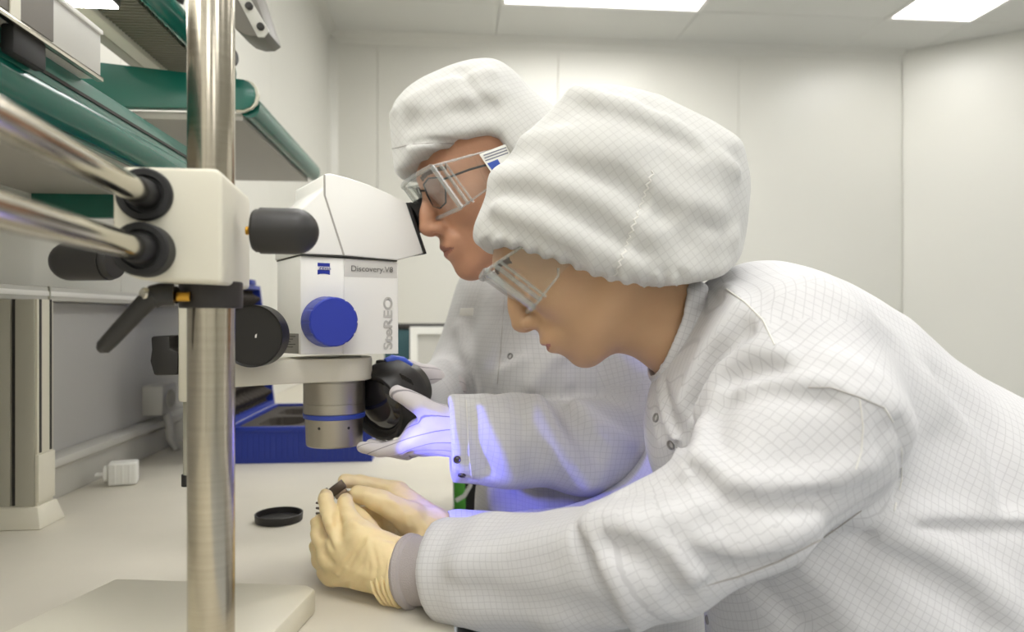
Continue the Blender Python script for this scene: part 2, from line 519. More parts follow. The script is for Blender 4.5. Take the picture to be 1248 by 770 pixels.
# clamp block
bdir = unit(-0.192 * R_ + F_)
nb = -bdir
rb = unit(np.cross(bdir, zup))
if np.dot(rb, R_) < 0:
    rb = -rb
bq = P(215, 274, 0.497)
def bp(px, py, off=0.0):
    return on_plane(px, py, bq + nb * off, nb)
def rounded(pts, radii, n=6):
    out = []
    m = len(pts)
    for i in range(m):
        p, a, b = np.array(pts[i], float), np.array(pts[i - 1], float), np.array(pts[(i + 1) % m], float)
        r = radii[i]
        pa, pb = p + unit(a - p) * r, p + unit(b - p) * r
        for k in range(n + 1):
            s = k / n
            out.append(tuple((1 - s) ** 2 * pa + 2 * s * (1 - s) * p + s * s * pb))
    return out
blk = rounded([(137, 202), (271, 205), (271, 346), (137, 340)], [20, 14, 8, 46])
MB().prism([bp(x, y) for x, y in blk], bdir * 0.112).build('clamp_block', M_cream, st, bevel=0.004, seg=3)
# chrome arms with black bushings
for (px, py, off) in ((177, 237.5, 0.0), (180, 306, 0.013)):
    c = bp(px, py)
    if off:
        c2 = bp(px - 1, py + 1)
        MB().lathe(c2, nb, [(-0.002, 0.0178), (0.011, 0.0178), (0.013, 0.0165)], 40).build('spacer_ring', M_black, st)
    MB().lathe(c, nb, [(-0.002, 0.0185), (0.003 + off, 0.0185), (0.0045 + off, 0.0172), (0.0045 + off, 0.0135), (0.0015 + off, 0.0125), (0.0015 + off, 0.0105), (0.017 + off, 0.0098), (0.02 + off, 0.0088)], 40).build('bushing', M_rubber, st)
    a = c + nb * (0.018 + off)
    MB().cyl(c - nb * 0.22, c - nb * 0.10, 0.0087, 32).build('arm', M_chrome, st)
    MB().lathe(a, nb, [(0, 0.0075), (0.001, 0.0087), (0.42, 0.0087)], 40).build('arm', M_chrome, st)
# bullet knobs
def bullet(o, axis, r, L, lead, parent, name='clamp_knob'):
    prof = [(0, r * 0.86), (0.002, r * 0.93), (lead, r * 0.93), (lead, r)]
    for k in range(9):
        a = k / 8 * math.pi / 2
        prof.append((L - r * 1.0 + r * 1.0 * math.sin(a), max(r * math.cos(a), 0.0008)))
    return MB().lathe(o, axis, prof, 40).build(name, M_black, parent)
kd = unit(R_ + F_ * 0.10 - Z_ * 0.01)
bullet(P(309.5, 281, 0.555), kd, 0.0182, 0.050, 0.0055, st)
MB().lathe(P(300, 281, 0.555), kd, [(0, 0.0034), (0.002, 0.0034), (0.002, 0.0028), (0.004, 0.0034), (0.007, 0.0034)], 16).build('brass_screw', M_brass, st)
bullet(P(141, 318, 0.60), unit(-R_ + F_ * 0.12), 0.0165, 0.058, 0.006, st)
# split collar under the block and its ratchet lever
ctop = P(257.5, 345, PD)[2]
MB().lathe((pole[0], pole[1], ctop + 0.001), -zup, [(0, 0.0225), (0.001, 0.0232), (0.0195, 0.0232), (0.0205, 0.0225)], 48).build('collar', mat('collar_black', (44, 40, 38), 0.5), st)
lv = 0.525
MB().lathe(P(216, 361.5, lv), R_ + F_ * 0.2, [(0, 0.0034), (0.0015, 0.0036), (0.009, 0.0036)], 16).build('brass_screw', M_brass, st)
lev = MB()
lev.tube([P(212, 359, lv), P(196, 359, lv - 0.003), P(186, 362, lv - 0.005)], [0.0082, 0.0086, 0.0088], 20)
lev.tube([P(190, 359, lv - 0.006), P(180, 366, lv - 0.006), P(160, 387, lv - 0.006), P(136, 413, lv - 0.006), P(126, 423, lv - 0.006), P(121, 426, lv - 0.006)], [0.0078, 0.0072, 0.0066, 0.0062, 0.0056, 0.003], 18)
lev.build('ratchet_lever', M_black, st)
MB().lathe(P(215, 359.5, lv), -R_, [(0, 0.0066), (0.003, 0.0066), (0.004, 0.0075)], 24).build('lever_washer', M_chrome, st)
MB().lathe(P(176.5, 358, lv - 0.011), unit(-F_ - R_ * 0.5), [(-0.004, 0.0046), (0.001, 0.0046), (0.0022, 0.0036)], 20).build('lever_screw', M_chrome, st)

# ------------------------------------------------------------------ stereo microscope
PH = math.radians(32)
ev = R_ * math.cos(PH) + F_ * math.sin(PH)              # towards the observer
nv = R_ * math.sin(PH) - F_ * math.cos(PH)              # side turned to the camera
Q0 = P(425, 372, 0.86)
LD = 0.11
def mp(px, py, off=0.0):
    return on_plane(px, py, Q0 + nv * off, nv)
axis0 = Q0 - nv * (LD / 2)
ms = thing('stereo_microscope', 'white stereo microscope with blue zoom knob hung from the stand', 'microscope', (axis0[0], axis0[1], BT + 0.13))
MB().prism([mp(x, y) for x, y in ((366, 311), (484, 318), (484.5, 431), (366, 432))], -nv * LD).build('zoom_body', M_white, ms, bevel=0.002)
MB().prism([mp(x, y) for x, y in ((419, 315), (484.5, 319), (485, 431), (418, 431.5))], nv * 0.0012).build('side_cover', M_white, ms, bevel=0.0004, seg=1)
MB().prism([mp(x, y, 0.0012) for x, y in ((419.3, 315.5), (483.7, 319.3), (483.7, 339), (419.3, 337))], nv * 0.0003).build('title_band', mat('band_grey', (204, 201, 195), 0.4), ms, smooth=False)
hd = [(366, 309.5), (366, 256), (393, 230), (393.5, 214), (397, 211.5), (403, 211), (425, 216.5), (450, 225), (475, 236), (496, 247.5), (518, 308), (484, 317.5), (420, 311.8)]
MB().prism([mp(x, y, 0.004) for x, y in hd], -nv * (LD + 0.012)).build('binocular_head', M_white, ms, bevel=0.0022, seg=3)
MB().prism([mp(x, y, 0.0036) for x, y in ((367, 309), (420, 311.3), (484, 317), (484, 318.6), (420, 313.2), (367, 311))], -nv * (LD + 0.006)).build('parting_line', M_dark, ms, smooth=False)
seam = [(395.2, 213), (395.6, 238), (419, 311)]
sm = MB()
for (x0, y0), (x1, y1) in zip(seam[:-1], seam[1:]):
    sm.prism([mp(x0 - 1.2, y0, 0.0038), mp(x0 + 1.2, y0, 0.0038), mp(x1 + 1.2, y1, 0.0038), mp(x1 - 1.2, y1, 0.0038)], nv * 0.0004)
sm.build('head_seam', mat('seam_grey', (166, 162, 154), 0.5), ms, smooth=False)
MB().prism([mp(x, y, 0.006) for x, y in ((495.5, 246.5), (499.5, 247), (520.5, 309), (517, 310))], -nv * (LD + 0.016)).build('eyepiece_plate', M_rubber, ms, bevel=0.001)
pd = unit(mp(518, 308) - mp(496, 248))
en = unit(np.cross(pd, nv))
if np.dot(en, ev) < 0:
    en = -en
for k in (0.022, 0.087):
    c = mp(504, 266, 0.004 - k)
    e = MB().lathe(c, en, [(-0.004, 0.021), (0.003, 0.021), (0.003, 0.0185), (0.009, 0.0185), (0.009, 0.0200), (0.012, 0.0205), (0.019, 0.0222), (0.0205, 0.0215), (0.018, 0.016), (0.0125, 0.015)], 40).build('eyepiece', M_rubber, ms)
    MB().lathe(c + en * 0.013, en, [(0, 0.013), (0.001, 0.013)], 24).build('eye_lens', mat('eye_lens_glass', (20, 22, 30), 0.05, coat=1.0), e)
# lettering and emblem
letter = mat('letter_grey', (116, 114, 110), 0.5)
xd = unit(mp(470, 330) - mp(430, 330 - 40 * 0.02))
xd = unit(ev)
text('model_lettering', 'Discovery.V8', mp(428, 332.5, 0.0017), ev, zup, 0.0092, letter, ms, bold=0.0, width=np.linalg.norm(mp(478.5, 334) - mp(428, 332)))
text('series_lettering', 'SteREO', mp(478, 425.5, 0.0014), zup, -ev, 0.0118, mat('letter_pale', (186, 183, 177), 0.5), ms, bold=0.018, width=np.linalg.norm(mp(478, 425.5) - mp(478, 362)))
lg = MB()
pts = [(387, 320), (402, 320.8), (402, 335), (399, 333.9), (394.5, 333.4), (390, 333.6), (387, 334.6)]
lg.prism([mp(x, y, 0.0001) for x, y in pts], nv * 0.0004)
emb = lg.build('emblem', mat('emblem_blue', (24, 44, 150), 0.4), ms, smooth=False)
MB().prism([mp(x, y, 0.0005) for x, y in ((386.4, 324.4), (402.6, 325.2), (402.6, 329.2), (386.4, 328.6))], nv * 0.0002).build('emblem_band', M_white, emb, smooth=False)
text('emblem_lettering', 'ZEISS', mp(388.0, 328.2, 0.0007), ev, zup, 0.0030, mat('emblem_blue', (24, 44, 150), 0.4), emb, bold=0.01, width=0.0150, lift=0.0002)
# rating plate on the rear-left face
lq = mp(366, 372)
def lp(px, py, off=0.0):
    return on_plane(px, py, lq - ev * off, ev)
rp = MB().prism([lp(x, y, 0.0001) for x, y in ((343, 406), (364, 406.5), (364, 431), (343, 430))], -ev * 0.0004).build('rating_plate', mat('plate_grey', (134, 131, 122), 0.45), ms, smooth=False)
ln = MB()
for k in range(5):
    yy = 409.5 + k * 3.2
    ln.prism([lp(x, y, 0.0005) for x, y in ((345, yy), (360 - (k % 3) * 3, yy), (360 - (k % 3) * 3, yy + 0.9), (345, yy + 0.9))], -ev * 0.0001)
ln.build('plate_print', M_dark, rp, smooth=False)
# blue zoom knob
kb = mp(397, 392)
def nrib(k, t):
    return 0.965 if (k % 8 in (0,)) and 0.003 < t < 0.0312 else 1.0
zk = MB().lathe(kb, nv, [(0, 0.0298), (0.002, 0.0298), (0.0035, 0.0304), (0.031, 0.0288), (0.0325, 0.027)], 96, ribs=nrib).build('zoom_knob', mat('knob_blue', (46, 62, 168), 0.38, bump=0.05, bscale=900), ms)
# carrier ring, arm, objective
zr0, zr1 = axis0[2] + (372 - 461) / FPX * 0.907, axis0[2] + (372 - 434) / FPX * 0.907
ax = np.array([axis0[0], axis0[1], 0.0])
armtop = MB()
cpt = P(262, 447, 0.815)
c2 = np.array([cpt[0], cpt[1], 0])
ad = unit(ax - c2)
an_ = np.array([-ad[1], ad[0], 0])
top = []
rr = 0.0475
for k in range(33):
    a = -math.radians(125) + k / 32 * math.radians(250)
    top.append(ax + rr * (math.cos(a) * ad + math.sin(a) * an_))
top += [ax - ad * 0.075 + an_ * 0.030, c2 + an_ * 0.030, c2 - an_ * 0.030, ax - ad * 0.075 - an_ * 0.030]
armtop.prism([p + Z_ * zr0 for p in top], (0, 0, zr1 - zr0))
cr = armtop.build('carrier_arm', M_cream, ms, bevel=0.002)
sc = on_plane(386.5, 448.5, ax - F_ * 0.0475 - R_ * 0.02, -F_)
MB().lathe(sc + F_ * 0.003, unit(-F_ - R_ * 0.3), [(-0.002, 0.0036), (0.0035, 0.0036), (0.0035, 0.002), (0.001, 0.002)], 16).build('set_screw', M_black, cr)
zo = axis0[2] + (372 - 461) / FPX * 0.907
s = 0.907 / FPX
def zz(py):
    return CZ + (385 - py) * s
ob = MB().lathe((ax[0], ax[1], zo + 0.002), -zup, [(0, 0.0375), (zo + 0.002 - zz(464), 0.0375), (zo + 0.002 - zz(464.5), 0.0386), (zo + 0.002 - zz(489), 0.0386), (zo + 0.002 - zz(489.3), 0.0382), (zo + 0.002 - zz(490.0), 0.0382), (zo + 0.002 - zz(490.3), 0.0386), (zo + 0.002 - zz(501), 0.0386), (zo + 0.002 - zz(502), 0.0378), (zo + 0.002 - zz(508), 0.0365), (zo + 0.002 - zz(539.5), 0.0352), (zo + 0.002 - zz(541), 0.034)], 64).build('objective', mat('satin_aluminium', (178, 172, 160), 0.34, metal=1.0, rvar=0.05, vscale=90, stretch=(0.05, 0.05, 3)), ms)
MB().lathe((ax[0], ax[1], zz(502)), -zup, [(0, 0.0388), (0.0004, 0.0391), (0.0055, 0.0388), (0.006, 0.038)], 64).build('blue_ring', mat('ring_blue', (52, 74, 170), 0.4), ob)
MB().lathe((ax[0], ax[1], zo + 0.003), -zup, [(0, 0.0382), (0.004, 0.0382)], 64).build('dark_ring', M_dark, ob)  # dark ring where the objective meets the carrier arm
for px, py in ((390, 522), (429, 522.5)):
    c = P(px, py, 0.874)
    dv = unit(np.array([c[0] - ax[0], c[1] - ax[1], 0]))
    cc = ax + dv * 0.0355 + Z_ * c[2]
    MB().lathe(cc, dv, [(-0.002, 0.0018), (0.0008, 0.0018), (0.001, 0.001)], 12).build('grub_screw', M_black, ob)
# focus carrier behind the pole
fc = [P(x, 400, d) for x, d in ((217.5, 0.80), (281, 0.80), (281, 0.86), (217.5, 0.86))]
zt, zb = CZ + (385 - 318) / FPX * 0.8, CZ + (385 - 490) / FPX * 0.8
MB().prism([np.array([p[0], p[1], zb]) for p in fc], (0, 0, zt - zb)).build('focus_carrier', M_cream, ms, bevel=0.003)
MB().cyl(P(228.5, 486, 0.83), P(228.5, 580, 0.83), 0.0048, 16).build('rack_rod', M_alu, ms)
MB().cyl(P(228, 578, 0.83), P(228, 592, 0.83), 0.0062, 16).build('rod_foot', M_rubber, ms)
fk = P(312, 409, 0.79)
MB().lathe(fk, F_, [(-0.012, 0.0325), (-0.013, 0.0335), (-0.0145, 0.0345), (0.010, 0.0345), (0.012, 0.033)], 64).build('focus_knob', M_black, ms)
MB().lathe(fk, F_, [(0.01, 0.018), (0.05, 0.018)], 32).build('focus_shaft', M_cream, ms)
MB().cyl(P(283, 409, 0.83), P(318, 409, 0.83), 0.018, 32).build('drive_housing', M_cream, ms)
d = unit(P(314, 411, 0.76) - fk)
MB().prism([on_plane(x, y, fk - F_ * 0.0121, F_) for x, y in ((311, 408), (313.2, 406.5), (312.6, 411.6), (310.6, 411.4))], -F_ * 0.0003).build('knob_mark', M_white, ms, smooth=False)
# wing knob on the left
MB().lathe(P(224, 431, 0.82), -R_, [(0, 0.006), (0.004, 0.0062), (0.006, 0.004), (0.006, 0.0028), (0.014, 0.0028)], 20).build('knob_shaft', M_chrome, ms)
wk = MB()
wk.prism([on_plane(x, y, P(200, 431, 0.805), F_) for x, y in ((183, 410), (206, 408.5), (207, 425), (217, 428), (216.5, 457), (187, 458), (182, 440), (184, 426))], F_ * 0.03)
wk.build('wing_knob', M_black, ms, bevel=0.003)

# ------------------------------------------------------------------ blue case with foam
cs = thing('instrument_case', 'open blue plastic case lined with dark foam behind the microscope', 'case', (-0.29, 1.66, BT))
x0, x1, y0, y1 = -0.452, -0.163, 1.475, 1.87
hb = 0.074
mb = MB()
mb.box((x0, y0, BT), (x1, y0 + 0.008, BT + hb)).box((x0, y1 - 0.008, BT), (x1, y1, BT + hb)).box((x0, y0 + 0.008, BT), (x0 + 0.008, y1 - 0.008, BT + hb)).box((x1 - 0.008, y0 + 0.008, BT), (x1, y1 - 0.008, BT + hb)).box((x0 + 0.008, y0 + 0.008, BT), (x1 - 0.008, y1 - 0.008, BT + 0.006))
M_case = mat('case_blue', (30, 52, 148), 0.42)
base = mb.build('case_base', M_case, cs)
MB().box((x0 - 0.002, y0 - 0.003, BT + hb - 0.010), (x1 + 0.002, y0, BT + hb)).build('rim', M_case, base, bevel=0.001)
for k in range(24):
    xx = x0 + 0.012 + k * 0.0113
    MB().box((xx, y0 - 0.0016, BT + 0.008), (xx + 0.005, y0, BT + hb - 0.014)).build('rib', M_case, base)
fo = MB()
nx, nyy = 60, 72
vs, fs = [], []
random.seed(4)
for j in range(nyy + 1):
    for i in range(nx + 1):
        u, v = i / nx, j / nyy
        z = BT + hb - 0.006
        for (cx, cy, rx, ry) in ((0.28, 0.30, 0.16, 0.16), (0.70, 0.28, 0.18, 0.12), (0.30, 0.72, 0.18, 0.14), (0.74, 0.70, 0.13, 0.18)):
            if ((u - cx) / rx) ** 4 + ((v - cy) / ry) ** 4 < 1:
                z -= 0.03
        vs.append((x0 + 0.009 + u * (x1 - x0 - 0.018), y0 + 0.009 + v * (y1 - y0 - 0.018), z))
for j in range(nyy):
    for i in range(nx):
        a = j * (nx + 1) + i
        fs.append((a, a + 1, a + nx + 2, a + nx + 1))
fo.add(vs, fs)
M_foam = mat('dark_foam', (66, 60, 54), 0.95, bump=0.5, bscale=700)
fo.build('foam', M_foam, base, smooth=False)
# lid: hinged along the left side, standing almost upright
ang = math.radians(97)
ld = np.array([math.cos(ang), 0, math.sin(ang)])
lnm = np.array([math.sin(ang), 0, -math.cos(ang)])
h0 = np.array([x0 - 0.002, 0, BT + hb])
LH, LT = 0.305, 0.05
def lidp(a, y, b):
    return h0 + ld * a + np.array([0, y, 0]) - lnm * b
mb = MB()
def lidbox(a0, a1, ya, yb, b0, b1):
    vs = [lidp(a, y, b) for b in (b0, b1) for y in (ya, yb) for a in (a0, a1)]
    mb.add(vs, [(0, 2, 3, 1), (4, 5, 7, 6), (0, 1, 5, 4), (2, 6, 7, 3), (0, 4, 6, 2), (1, 3, 7, 5)])
lidbox(0, LH, y0, y1, LT - 0.006, LT)
lidbox(0, 0.010, y0, y1, 0, LT - 0.006)
lidbox(LH - 0.010, LH, y0, y1, 0, LT - 0.006)
lidbox(0.010, LH - 0.010, y0, y0 + 0.01, 0, LT - 0.006)
lidbox(0.010, LH - 0.010, y1 - 0.01, y1, 0, LT - 0.006)
lid = mb.build('case_lid', M_case, cs)
for yy in (y0 + 0.08, y1 - 0.10):
    lb = MB()
    vs = [lidp(a, y, b) for b in (-0.006, 0.004) for y in (yy, yy + 0.04) for a in (LH, LH + 0.012)]
    lb.add(vs, [(0, 2, 3, 1), (4, 5, 7, 6), (0, 1, 5, 4), (2, 6, 7, 3), (0, 4, 6, 2), (1, 3, 7, 5)]).build('latch', M_case, lid, bevel=0.001)
fo = MB()
vs, fs = [], []
nx, nyy = 70, 90
for j in range(nyy + 1):
    for i in range(nx + 1):
        a = 0.011 + i / nx * (LH - 0.022)
        y = y0 + 0.011 + j / nyy * (y1 - y0 - 0.022)
        h = 0.009 * (math.cos(a / 0.034 * 2 * math.pi) + math.cos((y - y0) / 0.034 * 2 * math.pi))
        vs.append(lidp(a, y, 0.016 - h))
for j in range(nyy):
    for i in range(nx):
        a = j * (nx + 1) + i
        fs.append((a, a + 1, a + nx + 2, a + nx + 1))
fo.add(vs, fs).build('egg_crate_foam', M_foam, lid)

# ------------------------------------------------------------------ small things on the bench
lc = on_plane(340, 634, (0, 0, BT), zup)
t = thing('round_cap', 'round black lens cap lying open side up on the bench', 'lens cap', lc)
nn = unit(Z_ + 0.0 * R_)
MB().lathe(lc, nn, [(0, 0.0325), (0.001, 0.0335), (0.011, 0.0342), (0.0115, 0.0335), (0.0112, 0.0318), (0.003, 0.031), (0.0028, 0.001)], 56).build('cap_shell', M_black, t)

wc = on_plane(146, 590, (0, 0, BT), zup)
t = thing('mains_adapter', 'small white mains adapter plug lying on the bench near the post', 'adapter', wc)
da = unit(R_ * 0.93 + F_ * 0.37)
dbv = np.array([-da[1], da[0], 0])
MB().obox(wc + da * 0.006 + Z_ * 0.0205, da, dbv, Z_, 0.046, 0.034, 0.040).build('body', M_whiteplastic, t, bevel=0.004, seg=3)
for k in (-0.006, 0.006, 0.017):
    MB().obox(wc + da * k - dbv * 0.0172 + Z_ * 0.021, da, dbv, Z_, 0.004, 0.002, 0.034).build('rib', M_whiteplastic, t, bevel=0.0008)
MB().lathe(wc - da * 0.016 + Z_ * 0.02, -da, [(0, 0.012), (0.003, 0.015), (0.008, 0.015), (0.009, 0.012)], 24).build('collar', M_whiteplastic, t)
for k in (-0.006, 0.006):
    MB().cyl(wc - da * 0.024 + dbv * k + Z_ * 0.02, wc - da * 0.038 + dbv * k + Z_ * 0.02, 0.0022, 12).build('pin', M_whiteplastic, t)

# dark teal box and white framed panel at the far end of the bench
bx = P(484, 400, 2.6)
t = thing('storage_box', 'dark teal storage box with a black lid at the far end of the bench', 'box', (-0.16, 2.66, BT))
xa, xbb = P(470, 400, 2.6)[0], P(545, 400, 2.6)[0]
MB().box((xa, 2.58, BT), (xbb, 2.78, 1.052)).build('body', mat('dark_teal_plastic', (40, 78, 84), 0.5), t, bevel=0.006)
MB().box((xa - 0.004, 2.575, 1.052), (xbb + 0.004, 2.785, 1.072)).build('lid', M_black, t, bevel=0.004)
t = thing('framed_panel', 'white framed grey panel leaning in front of the teal box', 'panel', (-0.06, 2.5, BT))
fa, fb = P(500, 400, 2.5)[0], P(556, 400, 2.5)[0]
z1 = CZ + (385 - 398) / FPX * 2.5
mb = MB()
mb.box((fa, 2.5, BT), (fa + 0.026, 2.53, z1)).box((fb - 0.026, 2.5, BT), (fb, 2.53, z1)).box((fa + 0.026, 2.5, z1 - 0.026), (fb - 0.026, 2.53, z1)).box((fa + 0.026, 2.5, BT), (fb - 0.026, 2.53, BT + 0.03))
mb.build('frame', M_whiteplastic, t)
MB().box((fa + 0.026, 2.512, BT + 0.03), (fb - 0.026, 2.525, z1 - 0.026)).build('sheet', M_greyw, t)

# green and black waste bin beyond the bench edge
bc = P(568, 600, 1.75)
t = thing('waste_bin', 'black and green bin standing on the floor past the bench edge', 'bin', (bc[0] + 0.03, bc[1], 0))
zt = CZ + (385 - 575) / FPX * 1.75
MB().lathe((bc[0] + 0.09, bc[1] + 0.08, 0), Z_, [(0, 0.10), (0.004, 0.105), (zt - 0.01, 0.122), (zt, 0.125)], 40).build('shell', M_black, t)
MB().prism([P(x, y, 1.655) for x, y in ((553, 585), (566, 585), (567, 620), (562, 645), (553, 645))], F_ * 0.02).build('panel', mat('bin_green', (66, 140, 38), 0.5), t, bevel=0.003)
MB().tube([P(574, 575, 1.63), P(573, 592, 1.63), P(566, 604, 1.63), P(556, 610, 1.63)], 0.005).build('cable', M_greyw, t)

# ------------------------------------------------------------------ implicit surfaces for bodies and cloth
F32 = np.float32
def V3(*a):
    return np.array(a, F32)

def ell(c, r, B=None):
    c, r = np.asarray(c, F32), np.asarray(r, F32)
    def f(p):
        q = p - c
        if B is not None:
            q = q @ B
        k0 = np.sqrt(((q / r) ** 2).sum(1))
        k1 = np.sqrt(((q / (r * r)) ** 2).sum(1)) + 1e-9
        return k0 * (k0 - 1) / k1
    return f

def seg(a, b, ra, rb=None):
    a, b = np.asarray(a, F32), np.asarray(b, F32)
    rb = ra if rb is None else rb
    d = b - a
    L = F32(max(float(d @ d), 1e-12))
    def f(p):
        t = np.clip(((p - a) @ d) / L, 0, 1)
        q = p - a - t[:, None] * d
        return np.sqrt((q * q).sum(1)) - (ra + (rb - ra) * t)
    return f

def chain(pts):
    """pts: list of (point, radius)"""
    fs = [seg(a, b, ra, rb) for (a, ra), (b, rb) in zip(pts[:-1], pts[1:])]
    return lambda p: np.minimum.reduce([f(p) for f in fs])

def smin(a, b, k):
    h = np.maximum(k - np.abs(a - b), 0) / k
    return np.minimum(a, b) - h * h * k * 0.25

def smax(a, b, k):
    return -smin(-a, -b, k)

def union(fs, k):
    def f(p):
        r = fs[0](p)
        for g in fs[1:]:
            r = smin(r, g(p), k)
        return r
    return f

def poly_dist(p, pts):
    """distance to an open polyline in 3D"""
    best = None
    for a, b in zip(pts[:-1], pts[1:]):
        d = b - a
        t = np.clip(((p - a) @ d) / max(float(d @ d), 1e-12), 0, 1)
        q = p - a - t[:, None] * d
        s = (q * q).sum(1)
        best = s if best is None else np.minimum(best, s)
    return np.sqrt(best)

def polygon_sd(x, y, pts):
    """signed distance to a closed 2D polygon, negative inside"""
    n = len(pts)
    best = np.full(x.shape, 1e9, F32)
    inside = np.zeros(x.shape, bool)
    for i in range(n):
        x0, y0 = pts[i]
        x1, y1 = pts[(i + 1) % n]
        dx, dy = x1 - x0, y1 - y0
        t = np.clip(((x - x0) * dx + (y - y0) * dy) / (dx * dx + dy * dy + 1e-12), 0, 1)
        qx, qy = x - x0 - t * dx, y - y0 - t * dy
        best = np.minimum(best, qx * qx + qy * qy)
        c = ((y0 > y) != (y1 > y)) & (x < (x1 - x0) * (y - y0) / (y1 - y0 + 1e-12) + x0)
        inside ^= c
    d = np.sqrt(best)
    return np.where(inside, -d, d)

def smooth_poly(pts, it=2):
    pts = [np.array(p, float) for p in pts]
    for _ in range(it):
        out = []
        for i in range(len(pts)):
            a, b = pts[i], pts[(i + 1) % len(pts)]
            out += [0.75 * a + 0.25 * b, 0.25 * a + 0.75 * b]
        pts = out
    return pts

def inflate(pxpoly, d, T, Rr, nrm=None, cutpoly=None):
    """a cushion-like body with the given outline standing in a plane d metres from the camera"""
    q = P(624, 385, d)
    n = unit(F_ if nrm is None else nrm)
    pts3 = [on_plane(x, y, q, n) for x, y in smooth_poly(pxpoly)]
    u = unit(np.cross(n, Z_))
    v = np.cross(u, n)
    c = np.mean(pts3, axis=0)
    pts = [((p - c) @ u, (p - c) @ v) for p in pts3]
    cpts = None
    if cutpoly is not None:
        cpts = [((p - c) @ u, (p - c) @ v) for p in (on_plane(x, y, q, n) for x, y in smooth_poly(cutpoly, 1))]
    c32, u32, v32, n32 = c.astype(F32), u.astype(F32), v.astype(F32), n.astype(F32)
    def f(p):
        w = p - c32
        s = polygon_sd(w @ u32, w @ v32, pts)
        o = w @ n32
        e = 1.0 + np.clip(s / Rr, -1, 4.0)
        k0 = np.sqrt(e * e + (o / T) ** 2)
        k1 = np.sqrt((e / Rr) ** 2 + (o / (T * T)) ** 2) + 1e-6
        r = k0 * (k0 - 1) / k1
        if cpts is not None:
            r = smax(r, polygon_sd(w @ u32, w @ v32, cpts), 0.012)
        return r.astype(F32)
    return f

def march_all(f, pxs):
    """where the lines of sight through these pixels meet the surface of f"""
    D = np.array([unit(ray(x, y)) for x, y in pxs])
    n = len(D)
    T = np.full(n, 0.25)
    hit = np.zeros(n, bool)
    live = np.ones(n, bool)
    for _ in range(220):
        ix = np.nonzero(live)[0]
        if len(ix) == 0:
            break
        v = f((CAM + D[ix] * T[ix, None]).astype(F32)).astype(float)
        done = v < 0.0004
        hit[ix[done]] = True
        live[ix[done]] = False
        go = ix[~done]
        T[go] += v[~done] * 0.6
        live[go[T[go] > 2.5]] = False
    hit |= live
    return [CAM + D[i] * T[i] if hit[i] else None for i in range(n)]

def march(f, px, py):
    return march_all(f, [(px, py)])[0]

def folded(f, folds, k=1.0):
    """folds: (pixel polyline, height, width): ridges and creases laid on the surface of f"""
    lst, allp, own = [], [], []
    for i, (pl, amp, w) in enumerate(folds):
        for k_ in range(len(pl)):
            allp.append(pl[k_]); own.append(i)
            if k_ + 1 < len(pl):
                allp.append(((pl[k_][0] + pl[k_ + 1][0]) / 2, (pl[k_][1] + pl[k_ + 1][1]) / 2)); own.append(i)
    hits = march_all(f, allp) if allp else []
    for i, (pl, amp, w) in enumerate(folds):
        pts = [h.astype(F32) for h, o_ in zip(hits, own) if o_ == i and h is not None]
        if len(pts) > 1:
            lst.append((pts, amp * k, w))
    def g(p):
        v = f(p)
        near = np.abs(v) < 0.02
        if not near.any():
            return v
        q = p[near]
        add = np.zeros(len(q), F32)
        for pts, amp, w in lst:
            P0 = np.array(pts)
            lo, hi = P0.min(0) - 3 * w, P0.max(0) + 3 * w
            m = ((q > lo) & (q < hi)).all(1)
            if m.any():
                dd = poly_dist(q[m], pts)
                add[m] += amp * np.exp(-(dd / w) ** 2)
        v = v.copy()
        v[near] -= add
        return v
    return g

def wrinkle(f, amp, s, seed=0):
    rs = np.random.RandomState(seed)
    ks = [(unit(rs.normal(size=3)) * (2 * math.pi / (s * rs.uniform(0.6, 1.7))), rs.uniform(0, 6.28)) for _ in range(7)]
    ks = [(k.astype(F32), ph) for k, ph in ks]
    def g(p):
        v = f(p)
        n = np.zeros(len(p), F32)
        for i, (k, ph) in enumerate(ks):
            n += np.sin(p @ k + ph + (1.3 * np.sin(p @ ks[i - 1][0] * 0.6)))
        return v - amp * n * 0.35
    return g

